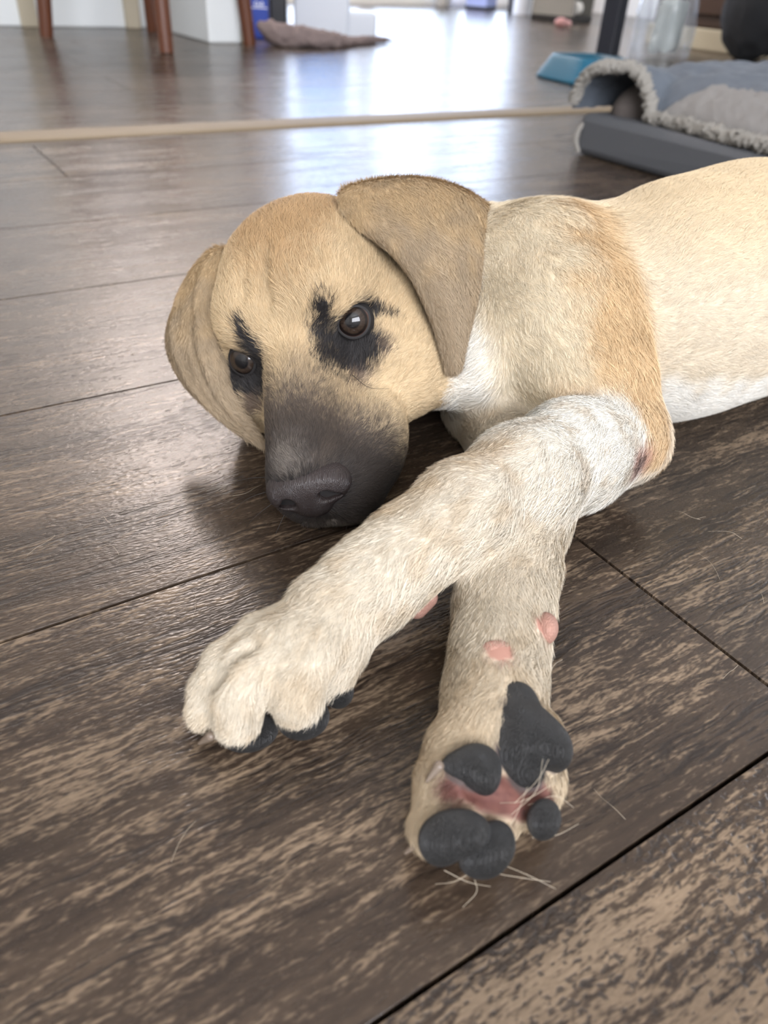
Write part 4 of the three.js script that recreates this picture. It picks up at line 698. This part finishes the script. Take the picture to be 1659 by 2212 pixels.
{ // brown furniture on a cream plinth at the right edge
  const g = thing('brown_cabinet', 'dark brown wooden cabinet on a cream plinth at the right', 'cabinet', spot(3.22, -1.75), ANG);
  mesh('plinth', rbox(0.50, 0.075, 1.75, 0.008, 0, 0.0375, 0), mat(0xb9b199, 0.6), g);
  mesh('body', rbox(0.48, 0.75, 1.73, 0.008, 0.01, 0.45, 0), mat(0x3a281c, 0.5), g);
  for (const z of [-0.44, 0.44]) { const d = mesh('door', rbox(0.016, 0.66, 0.80, 0.005, -0.236, 0.45, z), mat(0x412c1e, 0.5), g); mesh('knob', new THREE.SphereGeometry(0.014, 16, 12).translate(-0.256, 0.5, z * 0.2), mat(0x9a8a66, 0.35, { metalness: 0.8 }), d); }
}
{ const g = thing('black_cushion', 'black round cushion leaning before the brown cabinet', 'cushion', spot(2.82, -2.0), ANG);
  const q = new THREE.SphereGeometry(1, 40, 28), qp = q.attributes.position; for (let i = 0; i < qp.count; i++) { const x = qp.getX(i), y = qp.getY(i), z = qp.getZ(i), k = 1 + 0.06 * n3(x * 2, y * 2, z * 2); qp.setXYZ(i, x * 0.085 * k, y * 0.15 * k + 0.15, z * 0.14 * k); } q.computeVertexNormals(); mesh('cover', q, mat(0x16181b, 0.9), g);
  mesh('seam', new THREE.TorusGeometry(1, 0.02, 8, 48).scale(0.145, 0.155, 0.2).rotateY(Math.PI / 2).translate(0, 0.15, 0), mat(0x101113, 0.9), g); }
// far end of the room
{ const g = thing('lavender_box', 'pale lavender storage box by the far glass door', 'box', spot(3.87, -4.90), ANG + 0.55); mesh('tub', rbox(0.20, 0.26, 0.15, 0.012, 0, 0.13, 0), mat(0xa7b4e6, 0.5), g); mesh('rim', rbox(0.215, 0.02, 0.165, 0.006, 0, 0.265, 0), mat(0x3d4250, 0.5), g); mesh('foot_band', rbox(0.206, 0.02, 0.156, 0.006, 0, 0.011, 0), mat(0x3d4250, 0.5), g); }
{ const g = thing('grey_bin', 'dark grey bin beside the pale lavender storage box', 'bin', spot(4.02, -4.72), ANG + 0.55); mesh('bin_body', new THREE.CylinderGeometry(0.062, 0.05, 0.28, 28).translate(0, 0.14, 0), mat(0x4b4e54, 0.5), g); mesh('rim', new THREE.TorusGeometry(0.062, 0.005, 8, 32).rotateX(Math.PI / 2).translate(0, 0.28, 0), mat(0x3b3e44, 0.5), g); }
{ const g = thing('white_canister', 'white cylindrical canister right of the dark grey bin', 'canister', spot(3.85, -4.45), ANG); mesh('can', new THREE.CylinderGeometry(0.06, 0.06, 0.26, 32).translate(0, 0.13, 0), mat(0xe6ebf2, 0.4), g); mesh('lid', new THREE.CylinderGeometry(0.062, 0.062, 0.03, 32).translate(0, 0.275, 0), mat(0xc9d2dc, 0.4), g); }
{ const g = thing('black_bag', 'black slumped bag between the white canister and the grey shelf', 'bag', spot(3.86, -4.22), ANG); const q = new THREE.SphereGeometry(1, 32, 24), qp = q.attributes.position; for (let i = 0; i < qp.count; i++) { const x = qp.getX(i), y = qp.getY(i), z = qp.getZ(i), k = 1 + 0.15 * n3(x * 2.2, y * 2.2, z * 2.2); qp.setXYZ(i, x * 0.06 * k, Math.max(-0.99, y) * 0.16 * k + 0.165, z * 0.06 * k); } q.computeVertexNormals(); mesh('sack', q, mat(0x15161a, 0.6), g); mesh('knot', new THREE.TorusGeometry(0.018, 0.008, 8, 20).translate(0, 0.335, 0), mat(0x15161a, 0.6), g); }
{ const g = thing('grey_shelf', 'low grey shelf unit on a black base at the far right', 'shelf', spot(3.70, -3.92), ANG + 0.42); const m = mat(0x8a877f, 0.6), k = mat(0x1a1714, 0.6); mesh('base', rbox(0.30, 0.03, 0.26, 0.004, 0, 0.015, 0), k, g); mesh('back_panel', box(0.30, 0.5, 0.012, 0, 0.28, -0.12), m, g); for (const x of [-0.144, 0.144]) mesh('side_panel', box(0.012, 0.5, 0.25, x, 0.28, 0), m, g); mesh('top_panel', box(0.30, 0.014, 0.26, 0, 0.535, 0), m, g); }
{ const p = spot(3.735, -3.86); const g = thing('paper_roll', 'white paper roll lying on the low grey shelf', 'roll', [p[0], 0.032, p[2]], ANG + 0.42); mesh('paper', new THREE.CylinderGeometry(0.034, 0.034, 0.085, 28).rotateZ(Math.PI / 2).translate(0, 0.034, 0), mat(0xf2eee6, 0.8), g); mesh('core', new THREE.TorusGeometry(0.012, 0.003, 8, 20).rotateY(Math.PI / 2).translate(0.043, 0.034, 0), mat(0x8a7358, 0.8), g); }
{ const g = thing('pink_toy', 'small pinkish toy lying before the black slumped bag', 'toy', [0.745, 0, -4.62], 0.3); const q = new THREE.SphereGeometry(1, 24, 18).scale(0.035, 0.022, 0.028).translate(0, 0.022, 0); mesh('toy_body', q, mat(0xb98a86, 0.7), g); mesh('toy_end', new THREE.SphereGeometry(0.016, 20, 14).translate(0.042, 0.018, 0), mat(0xc59c98, 0.7), g); }
{ const g = thing('green_plant', 'small green leafy plant by the far glass door', 'plant', spot(3.62, -5.0)); mesh('pot', new THREE.LatheGeometry([[0.0, 0], [0.045, 0], [0.06, 0.08], [0.064, 0.085], [0.056, 0.086], [0.05, 0.07], [0, 0.07]].map(([x, y]) => new THREE.Vector2(x, y)), 28), mat(0xd8d4cc, 0.6), g); const R = rng(9), leaf = new THREE.SphereGeometry(1, 10, 8).scale(0.018, 0.004, 0.055); for (let i = 0; i < 16; i++) { const l = mesh('leaf', leaf, mat(0x5f7d3f, 0.6), g); const f = R() * 6.28, e = 0.3 + R() * 0.8; l.position.set(Math.cos(f) * 0.045, 0.10 + R() * 0.10, Math.sin(f) * 0.045); l.rotation.set(0, Math.PI / 2 - f, 0); l.rotateX(-e); } }

// ---------------------------------------------------------------- whiskers on the muzzle and brow, and loose hairs shed on the boards
function hairGeometry(pts, r0, r1, seg = 10, rs = 5) {
  const c = new THREE.CatmullRomCurve3(pts.map(V)), g = new THREE.TubeGeometry(c, seg, 1, rs), p = g.attributes.position, q = new THREE.Vector3();
  for (let i = 0; i <= seg; i++) { c.getPointAt(i / seg, q); const r = mixf(r0, r1, i / seg); for (let j = 0; j <= rs; j++) { const k = i * (rs + 1) + j; p.setXYZ(k, q.x + (p.getX(k) - q.x) * r, q.y + (p.getY(k) - q.y) * r, q.z + (p.getZ(k) - q.z) * r); } }
  return g;
}
const whiskerMat = mat(0x1c1816, 0.5), paleHair = mat(0xcfc2ac, 0.55);
for (const [a, b, c] of [
  [[-1.6, -2.7, 6.2], [-2.9, -2.6, 6.6], [-4.0, -3.2, 6.9]], [[-1.55, -3.0, 6.5], [-2.8, -3.3, 7.1], [-3.8, -4.1, 7.3]], [[-1.7, -2.5, 5.6], [-3.0, -2.2, 5.7], [-4.3, -2.4, 5.8]], [[-1.3, -3.4, 6.8], [-2.0, -4.0, 7.6], [-2.6, -4.6, 7.9]],
  [[1.8, 2.2, 0.9], [1.95, 2.9, 1.6], [2.5, 3.5, 2.0]], [[2.2, 1.8, 0.9], [2.5, 2.5, 1.5], [3.0, 3.0, 1.7]], [[2.2, -0.9, 1.9], [2.9, -1.3, 2.6], [3.7, -1.6, 2.6]],
]) mesh('whisker', hairGeometry([Hp(a), Hp(b), Hp(c)], 0.00018, 0.00005), whiskerMat, dog);
// long pale hairs between the toes of the upturned foot
for (const [a, b, c] of [
  [[0.0428, 0.0200, -0.1300], [0.0486, 0.0310, -0.1314], [0.0508, 0.0340, -0.1395]], [[0.0441, 0.0200, -0.1338], [0.0498, 0.0310, -0.1353], [0.0520, 0.0360, -0.1381]], [[0.0395, 0.0210, -0.1329], [0.0449, 0.0280, -0.1294], [0.0552, 0.0280, -0.1362]], [[0.0417, 0.0160, -0.1265], [0.0437, 0.0260, -0.1277], [0.0460, 0.0310, -0.1320]],
  [[0.0484, 0.0180, -0.1347], [0.0562, 0.0220, -0.1357], [0.0623, 0.0180, -0.1349]], [[0.0495, 0.0140, -0.1267], [0.0562, 0.0150, -0.1273], [0.0641, 0.0140, -0.1322]], [[0.0309, 0.0060, -0.1187], [0.0269, 0.0050, -0.1169], [0.0218, 0.0020, -0.1175]], [[0.0378, 0.0060, -0.1198], [0.0454, 0.0080, -0.1178], [0.0559, 0.0030, -0.1198]], [[0.0239, 0.0080, -0.1185], [0.0308, 0.0060, -0.1166], [0.0381, 0.0020, -0.1178]],
  [[0.0417, 0.0080, -0.1211], [0.0479, 0.0090, -0.1181], [0.0570, 0.0030, -0.1178]], [[0.0332, 0.0040, -0.1185], [0.0338, 0.0030, -0.1157], [0.0296, 0.0020, -0.1112]], [[0.0586, 0.0200, -0.1765], [0.0617, 0.0260, -0.1839], [0.0662, 0.0240, -0.1894]],
]) mesh('long_hair', hairGeometry([a, b, c], 0.00008, 0.00004, 12), paleHair, dog);
{ // shed hairs lying about
  const R = rng(404), parts = [];
  for (let i = 0; i < 70; i++) {
    const near = R() < 0.75, x = near ? -0.16 + R() * 0.36 : -0.3 + R() * 0.6, z = near ? -0.11 - R() * 0.26 : -0.4 - R() * 0.35, L = 0.005 + R() * 0.014, f = R() * 6.283, k = (R() - 0.5) * 1.6;
    if (field(prims, x, 0.004, z) < 0.022) continue;
    const d = (t) => [x + Math.cos(f) * L * t - Math.sin(f) * L * k * t * (1 - t), 0.0006 + 0.0022 * Math.sin(t * 3) * R(), z + Math.sin(f) * L * t + Math.cos(f) * L * k * t * (1 - t)];
    parts.push(hairGeometry([d(0), d(0.35), d(0.7), d(1)], 0.00008, 0.00005, 8, 4));
  }
  const m = mesh('shed_hair', mergeGeometries(parts), mat(0xa99c88, 0.6)); m.userData = { kind: 'stuff', label: 'pale shed dog hairs scattered on the floor boards', category: 'hair' };
}

renderer.render(scene, camera);
